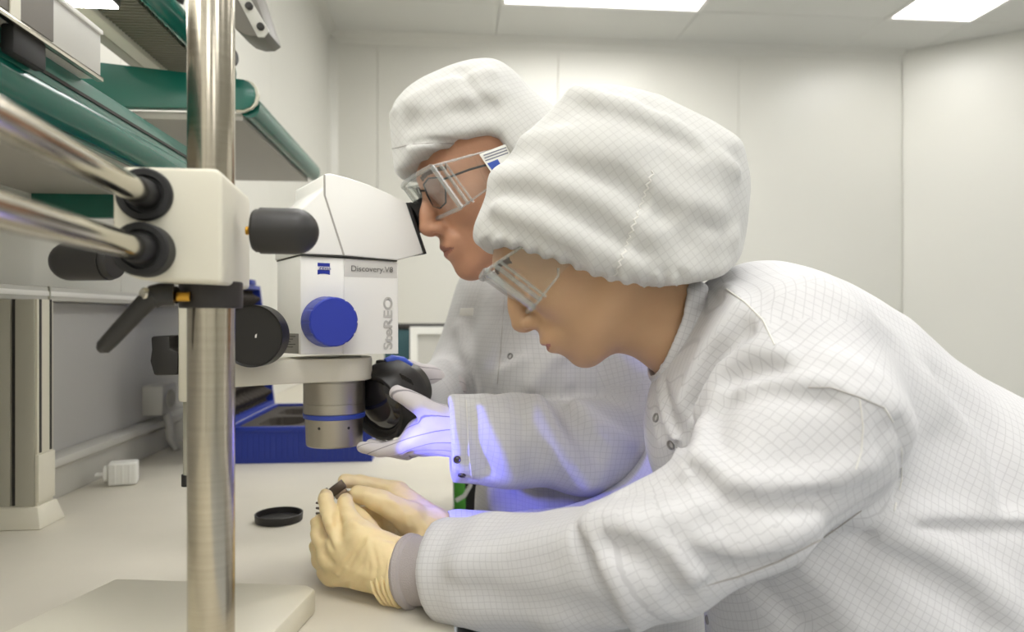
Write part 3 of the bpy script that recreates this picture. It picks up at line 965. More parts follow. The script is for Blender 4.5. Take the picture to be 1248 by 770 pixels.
def nets(f, lo, hi, h):
    """sparse naive surface nets -> vertices, quads"""
    lo, hi = np.asarray(lo, float), np.asarray(hi, float)
    K = 4
    nc = np.ceil((hi - lo) / (h * K)).astype(int) + 1
    n = nc * K
    cc = [lo[i] + (np.arange(nc[i]) * K + (K - 1) / 2) * h for i in range(3)]
    g = np.stack(np.meshgrid(*cc, indexing='ij'), -1).reshape(-1, 3).astype(F32)
    fc = f(g).reshape(nc)
    A = np.repeat(np.repeat(np.repeat(fc, K, 0), K, 1), K, 2).astype(F32)
    mask = np.abs(A) < K * h * 1.7
    idx = np.nonzero(mask)
    pts = np.stack([lo[i] + idx[i] * h for i in range(3)], 1).astype(F32)
    val = np.empty(len(pts), F32)
    for i in range(0, len(pts), 400000):
        val[i:i + 400000] = f(pts[i:i + 400000])
    A[idx] = val
    ins = A < 0
    cnt = np.zeros(tuple(n - 1), np.int8)
    for dx in (0, 1):
        for dy in (0, 1):
            for dz in (0, 1):
                cnt += ins[dx:n[0] - 1 + dx, dy:n[1] - 1 + dy, dz:n[2] - 1 + dz]
    act = (cnt > 0) & (cnt < 8)
    ci = np.stack(np.nonzero(act), 1)
    vid = -np.ones(tuple(n - 1), np.int64)
    vid[act] = np.arange(len(ci))
    acc = np.zeros((len(ci), 3))
    num = np.zeros(len(ci))
    cor_ = [np.array(c) for c in ((0, 0, 0), (1, 0, 0), (0, 1, 0), (1, 1, 0), (0, 0, 1), (1, 0, 1), (0, 1, 1), (1, 1, 1))]
    vals = [A[tuple((ci + c).T)] for c in cor_]
    for a in range(8):
        for b in range(a + 1, 8):
            if np.abs(cor_[a] - cor_[b]).sum() != 1:
                continue
            va, vb = vals[a], vals[b]
            m = (va < 0) != (vb < 0)
            t = np.where(m, va / np.where(m, va - vb, 1), 0)
            pt = cor_[a] + t[:, None] * (cor_[b] - cor_[a])
            acc[m] += pt[m]
            num[m] += 1
    V = lo + (ci + acc / num[:, None]) * h
    quads = []
    for ax in range(3):
        o1, o2 = [(1, 2), (2, 0), (0, 1)][ax]
        sl0 = [slice(None)] * 3
        sl1 = [slice(None)] * 3
        sl0[ax], sl1[ax] = slice(0, -1), slice(1, None)
        s0, s1 = ins[tuple(sl0)], ins[tuple(sl1)]
        e = np.stack(np.nonzero(s0 != s1), 1)
        ok = (e[:, o1] > 0) & (e[:, o2] > 0) & (e[:, o1] < n[o1] - 1) & (e[:, o2] < n[o2] - 1)
        e = e[ok]
        flip = s1[tuple(e.T)]
        d1 = np.zeros(3, int); d1[o1] = 1
        d2 = np.zeros(3, int); d2[o2] = 1
        q = np.stack([vid[tuple((e - d1 - d2).T)], vid[tuple((e - d2).T)], vid[tuple(e.T)], vid[tuple((e - d1).T)]], 1)
        q[flip] = q[flip][:, ::-1]
        quads.append(q)
    Q = np.concatenate(quads)
    Q = Q[(Q >= 0).all(1)]
    return V, Q

def relax(V, Q, it=2, lam=0.5):
    E = np.concatenate([Q[:, [0, 1]], Q[:, [1, 2]], Q[:, [2, 3]], Q[:, [3, 0]]])
    for _ in range(it):
        acc = np.zeros_like(V)
        cnt = np.zeros(len(V))
        for a, b in ((0, 1), (1, 0)):
            for i in range(3):
                acc[:, i] += np.bincount(E[:, a], V[E[:, b], i], len(V))
            cnt += np.bincount(E[:, a], minlength=len(V))
        V = V + lam * (acc / np.maximum(cnt, 1)[:, None] - V)
    return V

def sdf_mesh(name, f, lo, hi, h, m, parent=None, uvf=None, it=1, slots=None, sel=None, org=None):
    V, Q = nets(f, lo, hi, h)
    V = relax(V, Q, it)
    if org is None:
        org = ORG.get(parent.name, np.zeros(3)) if parent is not None else np.zeros(3)
    me = bpy.data.meshes.new(name)
    me.vertices.add(len(V))
    me.vertices.foreach_set('co', (V - org).astype(F32).ravel())
    me.loops.add(len(Q) * 4)
    me.loops.foreach_set('vertex_index', Q.astype(np.int32).ravel())
    me.polygons.add(len(Q))
    me.polygons.foreach_set('loop_start', np.arange(0, len(Q) * 4, 4, dtype=np.int32))
    me.update(calc_edges=True)
    me.shade_smooth()
    if uvf is not None:
        a, b, c, d = (V[Q[:, i]] for i in range(4))
        N = np.cross(c - a, d - b)
        N /= np.linalg.norm(N, axis=1)[:, None] + 1e-12
        uv = uvf(V[Q], N)                                   # (faces, 4, 2)
        l = me.uv_layers.new(name='weave')
        l.data.foreach_set('uv', uv.astype(F32).ravel())
    o = link(name, me, m, parent)
    if slots:
        for s in slots:
            me.materials.append(s)
        me.polygons.foreach_set('material_index', sel(V[Q].mean(1)).astype(np.int32))
    return o

def arm_uv(path, ref):
    """coordinates along and around a limb"""
    pts = [np.asarray(p, float) for p in path]
    for _ in range(3):
        out = [pts[0]]
        for a, b in zip(pts[:-1], pts[1:]):
            out += [0.75 * a + 0.25 * b, 0.25 * a + 0.75 * b]
        pts = out + [pts[-1]]
    Ls = [0]
    for a, b in zip(pts[:-1], pts[1:]):
        Ls.append(Ls[-1] + np.linalg.norm(b - a))
    def f(X):
        sh = X.shape
        X = X.reshape(-1, 3)
        best = np.full(len(X), 1e9)
        s = np.zeros(len(X))
        ang = np.zeros(len(X))
        for i, (a, b) in enumerate(zip(pts[:-1], pts[1:])):
            d = b - a
            t = ((X - a) @ d) / (d @ d)
            tc = np.clip(t, 0, 1)
            q = X - a - tc[:, None] * d
            dd = (q * q).sum(1)
            m = dd < best
            best[m] = dd[m]
            lo_ = -9 if i == 0 else 0
            hi_ = 9 if i == len(pts) - 2 else 1
            te = np.clip(t, lo_, hi_)
            s[m] = (Ls[i] + te * np.linalg.norm(d))[m]
            du = unit(d)
            e1 = unit(ref - du * (ref @ du))
            e2 = np.cross(du, e1)
            ang[m] = np.arctan2(q @ e2, q @ e1)[m]
        return s.reshape(sh[:-1]), ang.reshape(sh[:-1]), np.sqrt(best).reshape(sh[:-1])
    return f

def cloth_uv(arms, torso_axis, up_axis, rad=0.055, limb_f=None, torso_f=None):
    """weave coordinates: sleeves wrap round the arm, the body follows the spine"""
    a = unit(torso_axis)
    c = unit(np.cross(a, up_axis))
    b = np.cross(c, a)
    def f(X, N):
        C = X.mean(1)
        uv = np.empty(X.shape[:2] + (2,))
        top = np.abs(N @ c) < 0.55
        uv[..., 0] = X @ a
        uv[..., 1] = np.where(top[:, None], X @ c, X @ b)
        ft = torso_f(C.astype(F32))
        ds = [lf(C.astype(F32)) for lf in limb_f]
        for i_, g in enumerate(arms):
            near = ds[i_] < ft
            for j_ in range(len(ds)):
                if j_ != i_:
                    near &= ds[i_] <= ds[j_]
            s, an, dist = g(X[near])
            an0 = an[:, :1]
            an = an0 + (an - an0 + math.pi) % (2 * math.pi) - math.pi
            uv[near, :, 0] = s
            uv[near, :, 1] = an * rad
        return uv
    return f

# ------------------------------------------------------------------ cloth, skin, glove, clear plastic
def cloth_mat(name, rgb, line, cell=0.0064, w=0.085, rough=0.8, strength=0.5, axes=('X', 'Y')):
    m = bpy.data.materials.new(name)
    m.use_nodes = True
    nt = m.node_tree
    b = nt.nodes['Principled BSDF']
    b.inputs['Roughness'].default_value = rough
    b.inputs['Specular IOR Level'].default_value = 0.25
    b.inputs['Sheen Weight'].default_value = 0.15
    uv = nt.nodes.new('ShaderNodeUVMap')
    uv.uv_map = 'weave'
    sp = nt.nodes.new('ShaderNodeSeparateXYZ')
    nt.links.new(uv.outputs[0], sp.inputs[0])
    outs = []
    for k in axes:
        d = nt.nodes.new('ShaderNodeMath'); d.operation = 'DIVIDE'; d.inputs[1].default_value = cell
        fr = nt.nodes.new('ShaderNodeMath'); fr.operation = 'FRACT'
        pp = nt.nodes.new('ShaderNodeMath'); pp.operation = 'PINGPONG'; pp.inputs[1].default_value = 0.5
        mr = nt.nodes.new('ShaderNodeMapRange'); mr.interpolation_type = 'SMOOTHSTEP'
        mr.inputs['From Min'].default_value = w * 0.25
        mr.inputs['From Max'].default_value = w
        mr.inputs['To Min'].default_value = 1.0
        mr.inputs['To Max'].default_value = 0.0
        nt.links.new(sp.outputs[k], d.inputs[0])
        nt.links.new(d.outputs[0], fr.inputs[0])
        nt.links.new(fr.outputs[0], pp.inputs[0])
        nt.links.new(pp.outputs[0], mr.inputs['Value'])
        outs.append(mr.outputs[0])
    mxm = nt.nodes.new('ShaderNodeMath'); mxm.operation = 'MAXIMUM'
    nt.links.new(outs[0], mxm.inputs[0]); nt.links.new(outs[-1], mxm.inputs[1])
    sc = nt.nodes.new('ShaderNodeMath'); sc.operation = 'MULTIPLY'; sc.inputs[1].default_value = strength
    nt.links.new(mxm.outputs[0], sc.inputs[0])
    mx = nt.nodes.new('ShaderNodeMix'); mx.data_type = 'RGBA'
    mx.inputs['A'].default_value = lin(rgb)
    mx.inputs['B'].default_value = lin(line)
    nt.links.new(sc.outputs[0], mx.inputs['Factor'])
    nt.links.new(mx.outputs['Result'], b.inputs['Base Color'])
    tc = nt.nodes.new('ShaderNodeTexCoord')
    n1 = nt.nodes.new('ShaderNodeTexNoise'); n1.inputs['Scale'].default_value = 26; n1.inputs['Detail'].default_value = 3
    bp_ = nt.nodes.new('ShaderNodeBump'); bp_.inputs['Strength'].default_value = 0.35; bp_.inputs['Distance'].default_value = 0.004
    nt.links.new(tc.outputs['Object'], n1.inputs['Vector'])
    nt.links.new(n1.outputs['Fac'], bp_.inputs['Height'])
    nt.links.new(bp_.outputs[0], b.inputs['Normal'])
    MATS[name] = m
    return m

def clear_mat(name, tint, gloss=0.06, haze=0.0):
    m = bpy.data.materials.new(name)
    m.use_nodes = True
    nt = m.node_tree
    nt.nodes.clear()
    out = nt.nodes.new('ShaderNodeOutputMaterial')
    tr = nt.nodes.new('ShaderNodeBsdfTransparent'); tr.inputs[0].default_value = lin(tint)
    gl = nt.nodes.new('ShaderNodeBsdfGlossy'); gl.inputs['Roughness'].default_value = gloss
    lwt = nt.nodes.new('ShaderNodeLayerWeight'); lwt.inputs[0].default_value = 0.5
    pw = nt.nodes.new('ShaderNodeMath'); pw.operation = 'POWER'; pw.inputs[1].default_value = 4.0
    nt.links.new(lwt.outputs['Facing'], pw.inputs[0])
    fr = nt.nodes.new('ShaderNodeMath'); fr.operation = 'MULTIPLY_ADD'; fr.inputs[1].default_value = 0.5; fr.inputs[2].default_value = 0.05
    nt.links.new(pw.outputs[0], fr.inputs[0])
    mx = nt.nodes.new('ShaderNodeMixShader')
    nt.links.new(fr.outputs[0], mx.inputs[0]); nt.links.new(tr.outputs[0], mx.inputs[1]); nt.links.new(gl.outputs[0], mx.inputs[2])
    last = mx
    if haze:
        df = nt.nodes.new('ShaderNodeBsdfDiffuse'); df.inputs[0].default_value = lin((225, 225, 222))
        m2 = nt.nodes.new('ShaderNodeMixShader'); m2.inputs[0].default_value = haze
        nt.links.new(mx.outputs[0], m2.inputs[1]); nt.links.new(df.outputs[0], m2.inputs[2])
        last = m2
    nt.links.new(last.outputs[0], out.inputs[0])
    MATS[name] = m
    return m

M_coat = cloth_mat('coat_cloth', (211, 210, 211), (130, 126, 130), strength=0.24)
M_coat2 = cloth_mat('coat_cloth_far', (212, 211, 210), (138, 136, 138), strength=0.22)
M_cap = cloth_mat('cap_cloth', (204, 203, 199), (132, 128, 124), strength=0.2)
M_skin_w = mat('skin_light', (190, 152, 116), 0.5, sss=0.08, bump=0.12, bscale=420, var=0.04, vscale=30)
M_skin_m = mat('skin_ruddy', (190, 140, 110), 0.5, sss=0.08, bump=0.2, bscale=380, var=0.07, vscale=36)
M_lip = mat('lip', (168, 104, 88), 0.45, sss=0.1)
M_lip_m = mat('lip_pale', (166, 112, 92), 0.5, sss=0.08)
M_hair = mat('dark_hair', (70, 52, 38), 0.6)
M_clear = clear_mat('clear_plastic', (250, 251, 250), 0.05)
M_clearrim = clear_mat('clear_plastic_rim', (236, 238, 236), 0.1, haze=0.2)
M_yellow = mat('yellow_latex', (234, 212, 162), 0.5, sss=0.1, bump=0.3, bscale=160, var=0.03, vscale=40)
M_knit = mat('grey_knit', (176, 168, 166), 0.9, bump=0.8, bscale=900)
M_greyglove = mat('white_glove', (216, 212, 208), 0.85, bump=0.2, bscale=300)
M_steel = mat('dark_metal', (92, 80, 70), 0.35, metal=0.7)

def head_sdf(o, f, l, u, s, female):
    """a head: x forward, y to its left, z up, origin between the ears"""
    B = np.stack([f, l, u], 1).astype(F32)
    o = np.asarray(o, F32)
    E = ell
    parts = [E((-0.012, 0, 0.030), (0.099, 0.077, 0.088)), E((0.040, 0, -0.022), (0.052, 0.060, 0.078)),
             E((0.036, 0, -0.070), (0.050, 0.050, 0.040))]
    for sg in (-1, 1):
        parts.append(seg((0.002, 0.052 * sg, -0.058), (0.060, 0.020 * sg, -0.094), 0.019, 0.016))
        parts.append(E((0.056, 0.040 * sg, -0.026), (0.027, 0.022, 0.021)))
        parts.append(seg((0.074, 0.038 * sg, 0.020), (0.086, 0.010 * sg, 0.021), 0.0115))
    base = union(parts, 0.022)
    chin = E((0.074, 0, -0.100), (0.0175, 0.020, 0.0165)) if female else E((0.076, 0, -0.100), (0.0195, 0.024, 0.0185))
    lipd = 0.0022 if female else -0.002
    mouth = union([E((0.0865 if female else 0.084, 0, -0.067), (0.018, 0.030, 0.022))], 0.01)
    nose = union([seg((0.088, 0, 0.012), (0.106, 0, -0.022), 0.0085, 0.0088), seg((0.104, 0, -0.020), (0.1125, 0, -0.0365), 0.0088, 0.0098),
                  E((0.098, 0.0125, -0.042), (0.0125, 0.0075, 0.0075)), E((0.098, -0.0125, -0.042), (0.0125, 0.0075, 0.0075)),
                  seg((0.100, 0, -0.042), (0.108, 0, -0.043), 0.006)], 0.008)
    upper = E((0.0985 + lipd, 0, -0.0665), (0.0070, 0.021, 0.0050))
    lower = E((0.0960 + lipd, 0, -0.0770), (0.0075, 0.019, 0.0058))
    slit = E((0.106 + lipd, 0, -0.0718), (0.0110, 0.026 if female else 0.031, 0.0010))
    ears = []
    for sg in (-1, 1):
        ears.append(E((-0.010, 0.0775 * sg, -0.012), (0.019, 0.0055, 0.030)))
        ears.append(E((-0.006, 0.075 * sg, -0.040), (0.0085, 0.0050, 0.010)))
    ear = union(ears, 0.006)
    hollow = [E((0.001, 0.0845 * sg, -0.010), (0.009, 0.005, 0.014)) for sg in (-1, 1)]
    def fn(p):
        q = ((p - o) @ B) / F32(s)
        v = base(q)
        v = smin(v, chin(q), 0.020)
        v = smin(v, mouth(q), 0.014)
        for sg in (-1, 1):
            v = smax(v, -E((0.100, 0.033 * sg, -0.001), (0.022, 0.021, 0.015))(q), 0.014)
        v = smin(v, nose(q), 0.010)
        v = smin(v, smin(upper(q), lower(q), 0.002), 0.005)
        v = smax(v, -slit(q), 0.002)
        for sg in (-1, 1):
            v = smin(v, E((0.0745, 0.033 * sg, -0.001), (0.013, 0.0145, 0.0125))(q), 0.002)
            v = smin(v, seg((0.085, 0.046 * sg, -0.0002), (0.0885, 0.022 * sg, -0.0015), 0.0016)(q), 0.004)
        v = smin(v, ear(q), 0.006)
        for hfn in hollow:
            v = smax(v, -hfn(q), 0.004)
        for sg in (-1, 1):
            v = smax(v, -E((0.104, 0.0075 * sg, -0.0485), (0.0055, 0.0035, 0.005))(q), 0.002)
        if not female:
            for sg in (-1, 1):
                dd = poly_dist(q, [V3(0.094, 0.017 * sg, -0.040), V3(0.082, 0.028 * sg, -0.058), V3(0.074, 0.030 * sg, -0.078)])
                v = v + 0.0022 * np.exp(-(dd / 0.0045) ** 2)
                dd = poly_dist(q, [V3(0.078, 0.034 * sg, -0.018), V3(0.068, 0.048 * sg, -0.022)])
                v = v + 0.0012 * np.exp(-(dd / 0.003) ** 2)
        return (v * s).astype(F32)
    return fn, B, o

def local(o, B, s):
    o = np.asarray(o, float)
    Bd = np.asarray(B, float)
    return lambda x, y, z: o + (Bd @ np.array([x, y, z], float)) * s

def face_sel(o, B, s):
    """lips and brows get their own colours"""
    def f(C):
        q = ((C - np.asarray(o)) @ np.asarray(B, float)) / s
        r = np.zeros(len(q), int)
        up = ((q[:, 1] / 0.0235) ** 2 + ((q[:, 2] + 0.0715) / (0.0088 * np.clip(1 - np.abs(q[:, 1]) / 0.04, 0.3, 1))) ** 2 < 1) & (q[:, 0] > 0.085)
        r[up] = 1
        y = np.abs(q[:, 1])
        brow = (y > 0.012) & (y < 0.052) & (np.abs(q[:, 2] - (0.0205 + 0.004 * np.sin((y - 0.012) / 0.04 * 3.14))) < 0.0032) & (q[:, 0] > 0.06)
        r[brow] = 2
        return r
    return f

def goggles(L, parent, name, lab):
    """clear safety goggles: front visor, rims, side shields with vents"""
    g = bpy.data.objects.new(name, None)
    COL.objects.link(g)
    g.parent = parent
    ORG[g.name] = ORG[parent.name]
    g['label'] = lab
    def arc(y, top):
        c = 1 - (y / 0.082) ** 2 * 0.16
        return (0.117 * c if top else 0.098 * c)
    n = 16
    ys_ = [(-0.074 + 0.148 * i / n) for i in range(n + 1)]
    vs = []
    for y in ys_:
        vs += [L(arc(y, True), y, 0.024), L(arc(y, False), y, -0.030), L(arc(y, True) - 0.002, y, 0.024), L(arc(y, False) - 0.002, y, -0.030)]
    fs = []
    for i in range(n):
        a, b = 4 * i, 4 * i + 4
        fs += [(a, a + 1, b + 1, b), (a + 2, b + 2, b + 3, a + 3), (a, b, b + 2, a + 2), (a + 1, a + 3, b + 3, b + 1)]
    fs += [(0, 2, 3, 1), (4 * n, 4 * n + 1, 4 * n + 3, 4 * n + 2)]
    MB().add(vs, fs).build('lens', M_clear, g)
    MB().tube([L(arc(y, True), y, 0.0245) for y in ys_], 0.0030, 8).build('upper_rim', M_clearrim, g)
    MB().tube([L(arc(y, False), y, -0.0305) for y in ys_], 0.0026, 8).build('lower_rim', M_clearrim, g)
    for sg in (-1, 1):
        y = 0.075 * sg
        a = L(arc(y, True), y, 0.0245)
        b = L(arc(y, False), y, -0.0305)
        c = L(0.048, y * 1.08, -0.020)
        d = L(0.052, y * 1.08, 0.022)
        MB().prism([a, b, c, d], (L(0, 1, 0) - L(0, 0, 0)) * 0.0018 * sg).build('side_shield', M_clear, g)
        MB().tube([a, b], 0.0034, 8).build('corner_post', M_clearrim, g)
        MB().tube([L(arc(y, True) - 0.010, y, 0.0235), L(arc(y, False) - 0.010, y, -0.0295)], 0.0022, 8).build('side_rib', M_clearrim, g)
        MB().tube([L(arc(y, True) - 0.016, y * 1.01, 0.0235), L(arc(y, False) - 0.016, y * 1.01, -0.0295)], 0.0014, 8).build('side_rib', M_clearrim, g)
        MB().tube([b, c, L(0.044, y * 1.09, -0.014)], 0.0013, 8).build('shield_edge', M_clearrim, g)
        MB().tube([a, d], 0.0015, 8).build('shield_edge', M_clearrim, g)
        MB().prism([d, c, L(-0.02, y * 1.10, -0.010), L(-0.02, y * 1.10, 0.018)], (L(0, 1, 0) - L(0, 0, 0)) * 0.0015 * sg).build('temple_arm', M_clear, g)
        MB().tube([d, L(-0.02, y * 1.10, 0.018)], 0.0012, 8).build('shield_edge', M_clearrim, g)
    return g

def snap(name, hit, nrm, r, m, parent):
    prof = [(-0.0005, r * 0.6), (0.0012, r * 0.62), (0.0016, r * 0.75), (0.0016, r * 0.95), (0.0006, r), (-0.001, r)]
    return MB().lathe(hit, nrm, prof, 20).build(name, m, parent)

def grad(f, p, e=0.002):
    g = [float(f((p + e * a)[None].astype(F32))[0] - f((p - e * a)[None].astype(F32))[0]) for a in np.eye(3)]
    return unit(g)

def bbox(pts, pad):
    a = np.array(pts)
    return a.min(0) - pad, a.max(0) + pad

# ------------------------------------------------------------------ the nearer person, bent over the bench
WD = 0.72
al = math.radians(35.5)
psi = math.radians(7)
fw = -math.cos(al) * R_ - math.sin(al) * Z_
uw = -math.sin(al) * R_ + math.cos(al) * Z_
fw = unit(fw * math.cos(psi) + F_ * math.sin(psi))
lw = unit(np.cross(uw, fw))
ws = 0.98
wo = P(716, 283, WD)
hf, HB, ho = head_sdf(wo, fw, lw, uw, ws, True)
Lw = local(wo, HB, ws)
neck = chain([(Lw(-0.020, 0, -0.03), 0.055), (P(800, 388, 0.73), 0.0455), (P(862, 430, 0.74), 0.050)])
bust = union([neck, ell(P(945, 490, 0.74), (0.07, 0.10, 0.06))], 0.04)
def hood(hfn, o, B, s, cap):
    """keep the skull inside the cap above the brow"""
    B = np.asarray(B, F32)
    o = np.asarray(o, F32)
    def f(p):
        v = hfn(p)
        z = ((p - o) @ B)[:, 2] / s
        m = z > 0.045
        if m.any():
            v = v.copy()
            v[m] = np.maximum(v[m], cap(p[m]) + 0.004)
        return v
    return f
capoly = [(573, 288), (577, 268), (590, 236), (612, 200), (640, 165), (668, 135), (695, 114), (722, 107), (760, 112), (800, 122), (850, 148), (893, 170), (906, 205), (908, 255), (900, 305), (882, 325), (850, 344), (800, 352), (752, 350), (715, 340), (684, 326), (655, 317), (620, 306), (590, 304), (577, 298)]
capbig = capoly[:15] + [(902, 370), (860, 420), (780, 440), (690, 425), (620, 390), (575, 340)]
hf = hood(hf, wo, HB, ws, inflate(capbig, WD, 0.108, 0.10))
wbody = lambda p: smin(hf(p), bust(p), 0.03)
lo, hi = bbox([P(560, 150, 0.72), P(1010, 560, 0.72)], 0.0)
lo = lo + np.array([0, -0.16, 0]); hi = hi + np.array([0, 0.16, 0])
wroot_loc = np.array([0.45, 0.78, 0.0])
woman = sdf_mesh('person', wbody, lo, hi, 0.0022, M_skin_w, None, slots=[M_lip, M_hair], sel=face_sel(wo, HB, ws), org=wroot_loc, it=1)
woman.location = tuple(wroot_loc)
ORG[woman.name] = wroot_loc
tag(woman, 'nearer person in white coat and cap bending over, holding a sample in yellow gloves', 'person')

# cap
capf = inflate(capbig, WD, 0.108, 0.10, cutpoly=capoly)
capfolds = [
    ([(700, 112), (760, 128), (830, 160), (895, 205)], 0.004, 0.010),
    ([(710, 130), (780, 150), (850, 180), (898, 190)], -0.003, 0.010),
    ([(610, 250), (660, 268), (720, 300), (770, 318)], 0.004, 0.012),
    ([(605, 215), (650, 215), (720, 240), (790, 285)], 0.005, 0.014),
    ([(610, 235), (660, 240), (720, 268), (780, 305)], -0.004, 0.010),
    ([(680, 180), (750, 195), (810, 240), (870, 260)], 0.005, 0.015),
    ([(700, 205), (760, 222), (810, 258), (880, 285)], -0.004, 0.012),
    ([(598, 272), (650, 292), (700, 315)], -0.004, 0.008),
    ([(795, 210), (785, 250), (765, 290), (750, 335)], -0.0025, 0.004),
    ([(800, 212), (791, 252), (771, 292), (757, 335)], 0.0025, 0.005),
    ([(830, 270), (870, 290), (895, 290)], 0.003, 0.010),
    ([(640, 170), (700, 165), (780, 185)], 0.003, 0.012),
]
for i in range(26):
    s_ = i / 25
    ex = 584 + 250 * s_
    ey = float(np.interp(ex, [578, 605, 640, 684, 715, 752, 800, 834], [296, 303, 311, 325, 338, 348, 350, 346]))
    capfolds.append(([(ex, ey - 1), (ex + 3 - 8 * s_, ey - 9 - 5 * (i % 3))], -0.0016 if i % 2 else 0.0016, 0.0028))
capg = wrinkle(folded(capf, capfolds, 1.9), 0.0007, 0.045, 3)
lo, hi = bbox([P(560, 95, WD), P(920, 365, WD)], 0.01)
lo[1] -= 0.11; hi[1] += 0.11
def capuv(a, b, c):
    a, b, c = unit(a), unit(b), unit(c)
    def f(X, N):
        top = np.abs(N @ c) < 0.5
        uv = np.empty(X.shape[:2] + (2,))
        uv[..., 0] = X @ a
        uv[..., 1] = np.where(top[:, None], X @ c, X @ b)
        return uv
    return f
c45 = unit(R_ + 0.75 * Z_)
wcap = sdf_mesh('cap', capg, lo, hi, 0.0028, M_cap, woman, uvf=capuv(c45, np.cross(c45, F_), F_), it=1)
wcap['label'] = 'white bouffant cleanroom cap with woven grid lines'
goggles(Lw, woman, 'safety_goggles', 'clear plastic safety goggles')

# coat
NA = [(P(985, 515, 0.60), 0.078), (P(905, 608, 0.575), 0.057), (P(802, 670, 0.58), 0.053), (P(700, 697, 0.645), 0.0545), (P(600, 696, 0.695), 0.053), (P(548, 695, 0.72), 0.049), (P(510, 694, 0.738), 0.042)]
FA = [(P(905, 470, 0.86), 0.075), (P(835, 590, 0.885), 0.062), (P(768, 655, 0.87), 0.056), (P(660, 672, 0.85), 0.045), (P(560, 662, 0.84), 0.038)]
near_arm, far_arm = chain(NA), chain(FA)
near_arm_s = union([seg(a, b, ra, rb) for (a, ra), (b, rb) in zip(NA[:-1], NA[1:])], 0.012)
far_arm_s = union([seg(a, b, ra, rb) for (a, ra), (b, rb) in zip(FA[:-1], FA[1:])], 0.02)
hip = P(1330, 915, 0.78)
torso = union([
    seg(P(922, 420, 0.735), P(1000, 490, 0.745), 0.080, 0.106),
    seg(P(1000, 490, 0.745), P(1140, 626, 0.76), 0.106, 0.135),
    seg(P(1140, 626, 0.76), hip, 0.135, 0.155),
    seg(P(960, 436, 0.64), P(950, 430, 0.84), 0.072),
    ell(P(930, 528, 0.725), (0.106, 0.13, 0.10)),
    seg(P(935, 530, 0.72), P(1030, 690, 0.735), 0.105, 0.13),
    seg(P(1030, 690, 0.735), P(1070, 800, 0.75), 0.13, 0.16),
    seg(hip, np.array([hip[0] - 0.02, hip[1], 0.30]), 0.165, 0.24),
    seg(P(1070, 800, 0.75), np.array([hip[0] - 0.10, hip[1], 0.34]), 0.16, 0.20),
], 0.06)
cq_, cn_ = P(530, 694, 0.73).astype(F32), unit(-R_ * 0.93 + F_ * 0.30 - Z_ * 0.12).astype(F32)
wcoat0 = lambda p: smin(smin(torso(p), smax(near_arm_s(p), (p - cq_) @ cn_, 0.012), 0.028), far_arm_s(p), 0.028)
# neckline opening
cut = seg(P(770, 366, 0.73), P(850, 422, 0.738), 0.052, 0.050)
wcoat1 = lambda p: smax(wcoat0(p), -cut(p), 0.006)
wf = [
    # sleeve head and armhole seam
    ([(860, 554), (857, 515), (876, 484), (927, 465), (1010, 471), (1048, 484), (1080, 496)], 0.005, 0.009),
    ([(870, 545), (870, 515), (890, 492), (930, 476), (1005, 482)], -0.004, 0.010),
    ([(1080, 496), (1099, 535), (1099, 585), (1090, 628), (1040, 660)], -0.0035, 0.004),
    ([(1048, 486), (1051, 535), (1045, 566)], 0.003, 0.006),
    ([(851, 556), (883, 590), (940, 596), (991, 590), (1055, 566)], 0.007, 0.010),
    ([(858, 575), (890, 606), (945, 612), (1000, 603)], -0.006, 0.010),
    ([(813, 632), (851, 660), (890, 672), (930, 668), (985, 640)], 0.006, 0.011),
    ([(820, 650), (855, 680), (900, 688), (940, 680)], -0.005, 0.010),
    # elbow creases
    ([(712, 650), (722, 685), (740, 722), (756, 758)], -0.008, 0.008),
    ([(724, 640), (740, 690), (760, 730), (772, 758)], 0.007, 0.010),
    ([(730, 640), (770, 640), (820, 668), (845, 700)], 0.006, 0.012),
    ([(745, 660), (780, 672), (815, 705), (830, 735)], -0.006, 0.010),
    ([(850, 715), (900, 700), (980, 665), (1060, 610)], -0.003, 0.005),
    ([(560, 690), (620, 665), (690, 655), (712, 648)], 0.004, 0.016),
    ([(560, 720), (640, 735), (720, 745)], -0.003, 0.014),
    # shoulder yoke and lapel folds
    ([(883, 350), (927, 388), (946, 426)], 0.004, 0.006),
    ([(836, 490), (862, 430), (900, 378)], 0.007, 0.010),
    ([(852, 500), (880, 450), (915, 425), (950, 432)], 0.006, 0.009),
    ([(845, 495), (872, 438), (905, 408)], -0.007, 0.009),
    ([(866, 505), (900, 462), (950, 450)], -0.005, 0.009),
    ([(1020, 440), (1070, 468), (1110, 520)], 0.003, 0.014),
    # back drape
    ([(1130, 470), (1180, 530), (1200, 600)], 0.004, 0.014),
    ([(1150, 460), (1205, 530), (1225, 610)], -0.004, 0.014),
    ([(1000, 345), (1080, 410), (1130, 500)], 0.004, 0.018),
    # waist crease
    ([(1096, 642), (1130, 642), (1180, 644), (1248, 645)], -0.0045, 0.006),
    ([(1050, 630), (1150, 630), (1248, 632)], 0.0035, 0.012),
    ([(1074, 652), (1130, 668), (1190, 700), (1246, 752)], 0.006, 0.014),
    ([(1060, 660), (1120, 690), (1170, 730), (1200, 768)], -0.004, 0.014),
    ([(921, 712), (965, 755)], -0.004, 0.012),
    ([(980, 690), (1020, 730), (1040, 768)], 0.004, 0.014),
    # placket
    ([(803, 468), (812, 510), (828, 552), (845, 600)], 0.004, 0.004),
    ([(810, 466), (820, 508), (836, 550), (853, 598)], -0.003, 0.004),
    ([(786, 480), (796, 505), (806, 540)], 0.003, 0.004),
    # far sleeve
    ([(722, 640), (770, 640), (850, 620)], 0.005, 0.009),
    ([(730, 600), (790, 595), (860, 590)], -0.004, 0.007),
]
wcoat = wrinkle(folded(wcoat1, wf, 2.2), 0.0011, 0.085, 11)
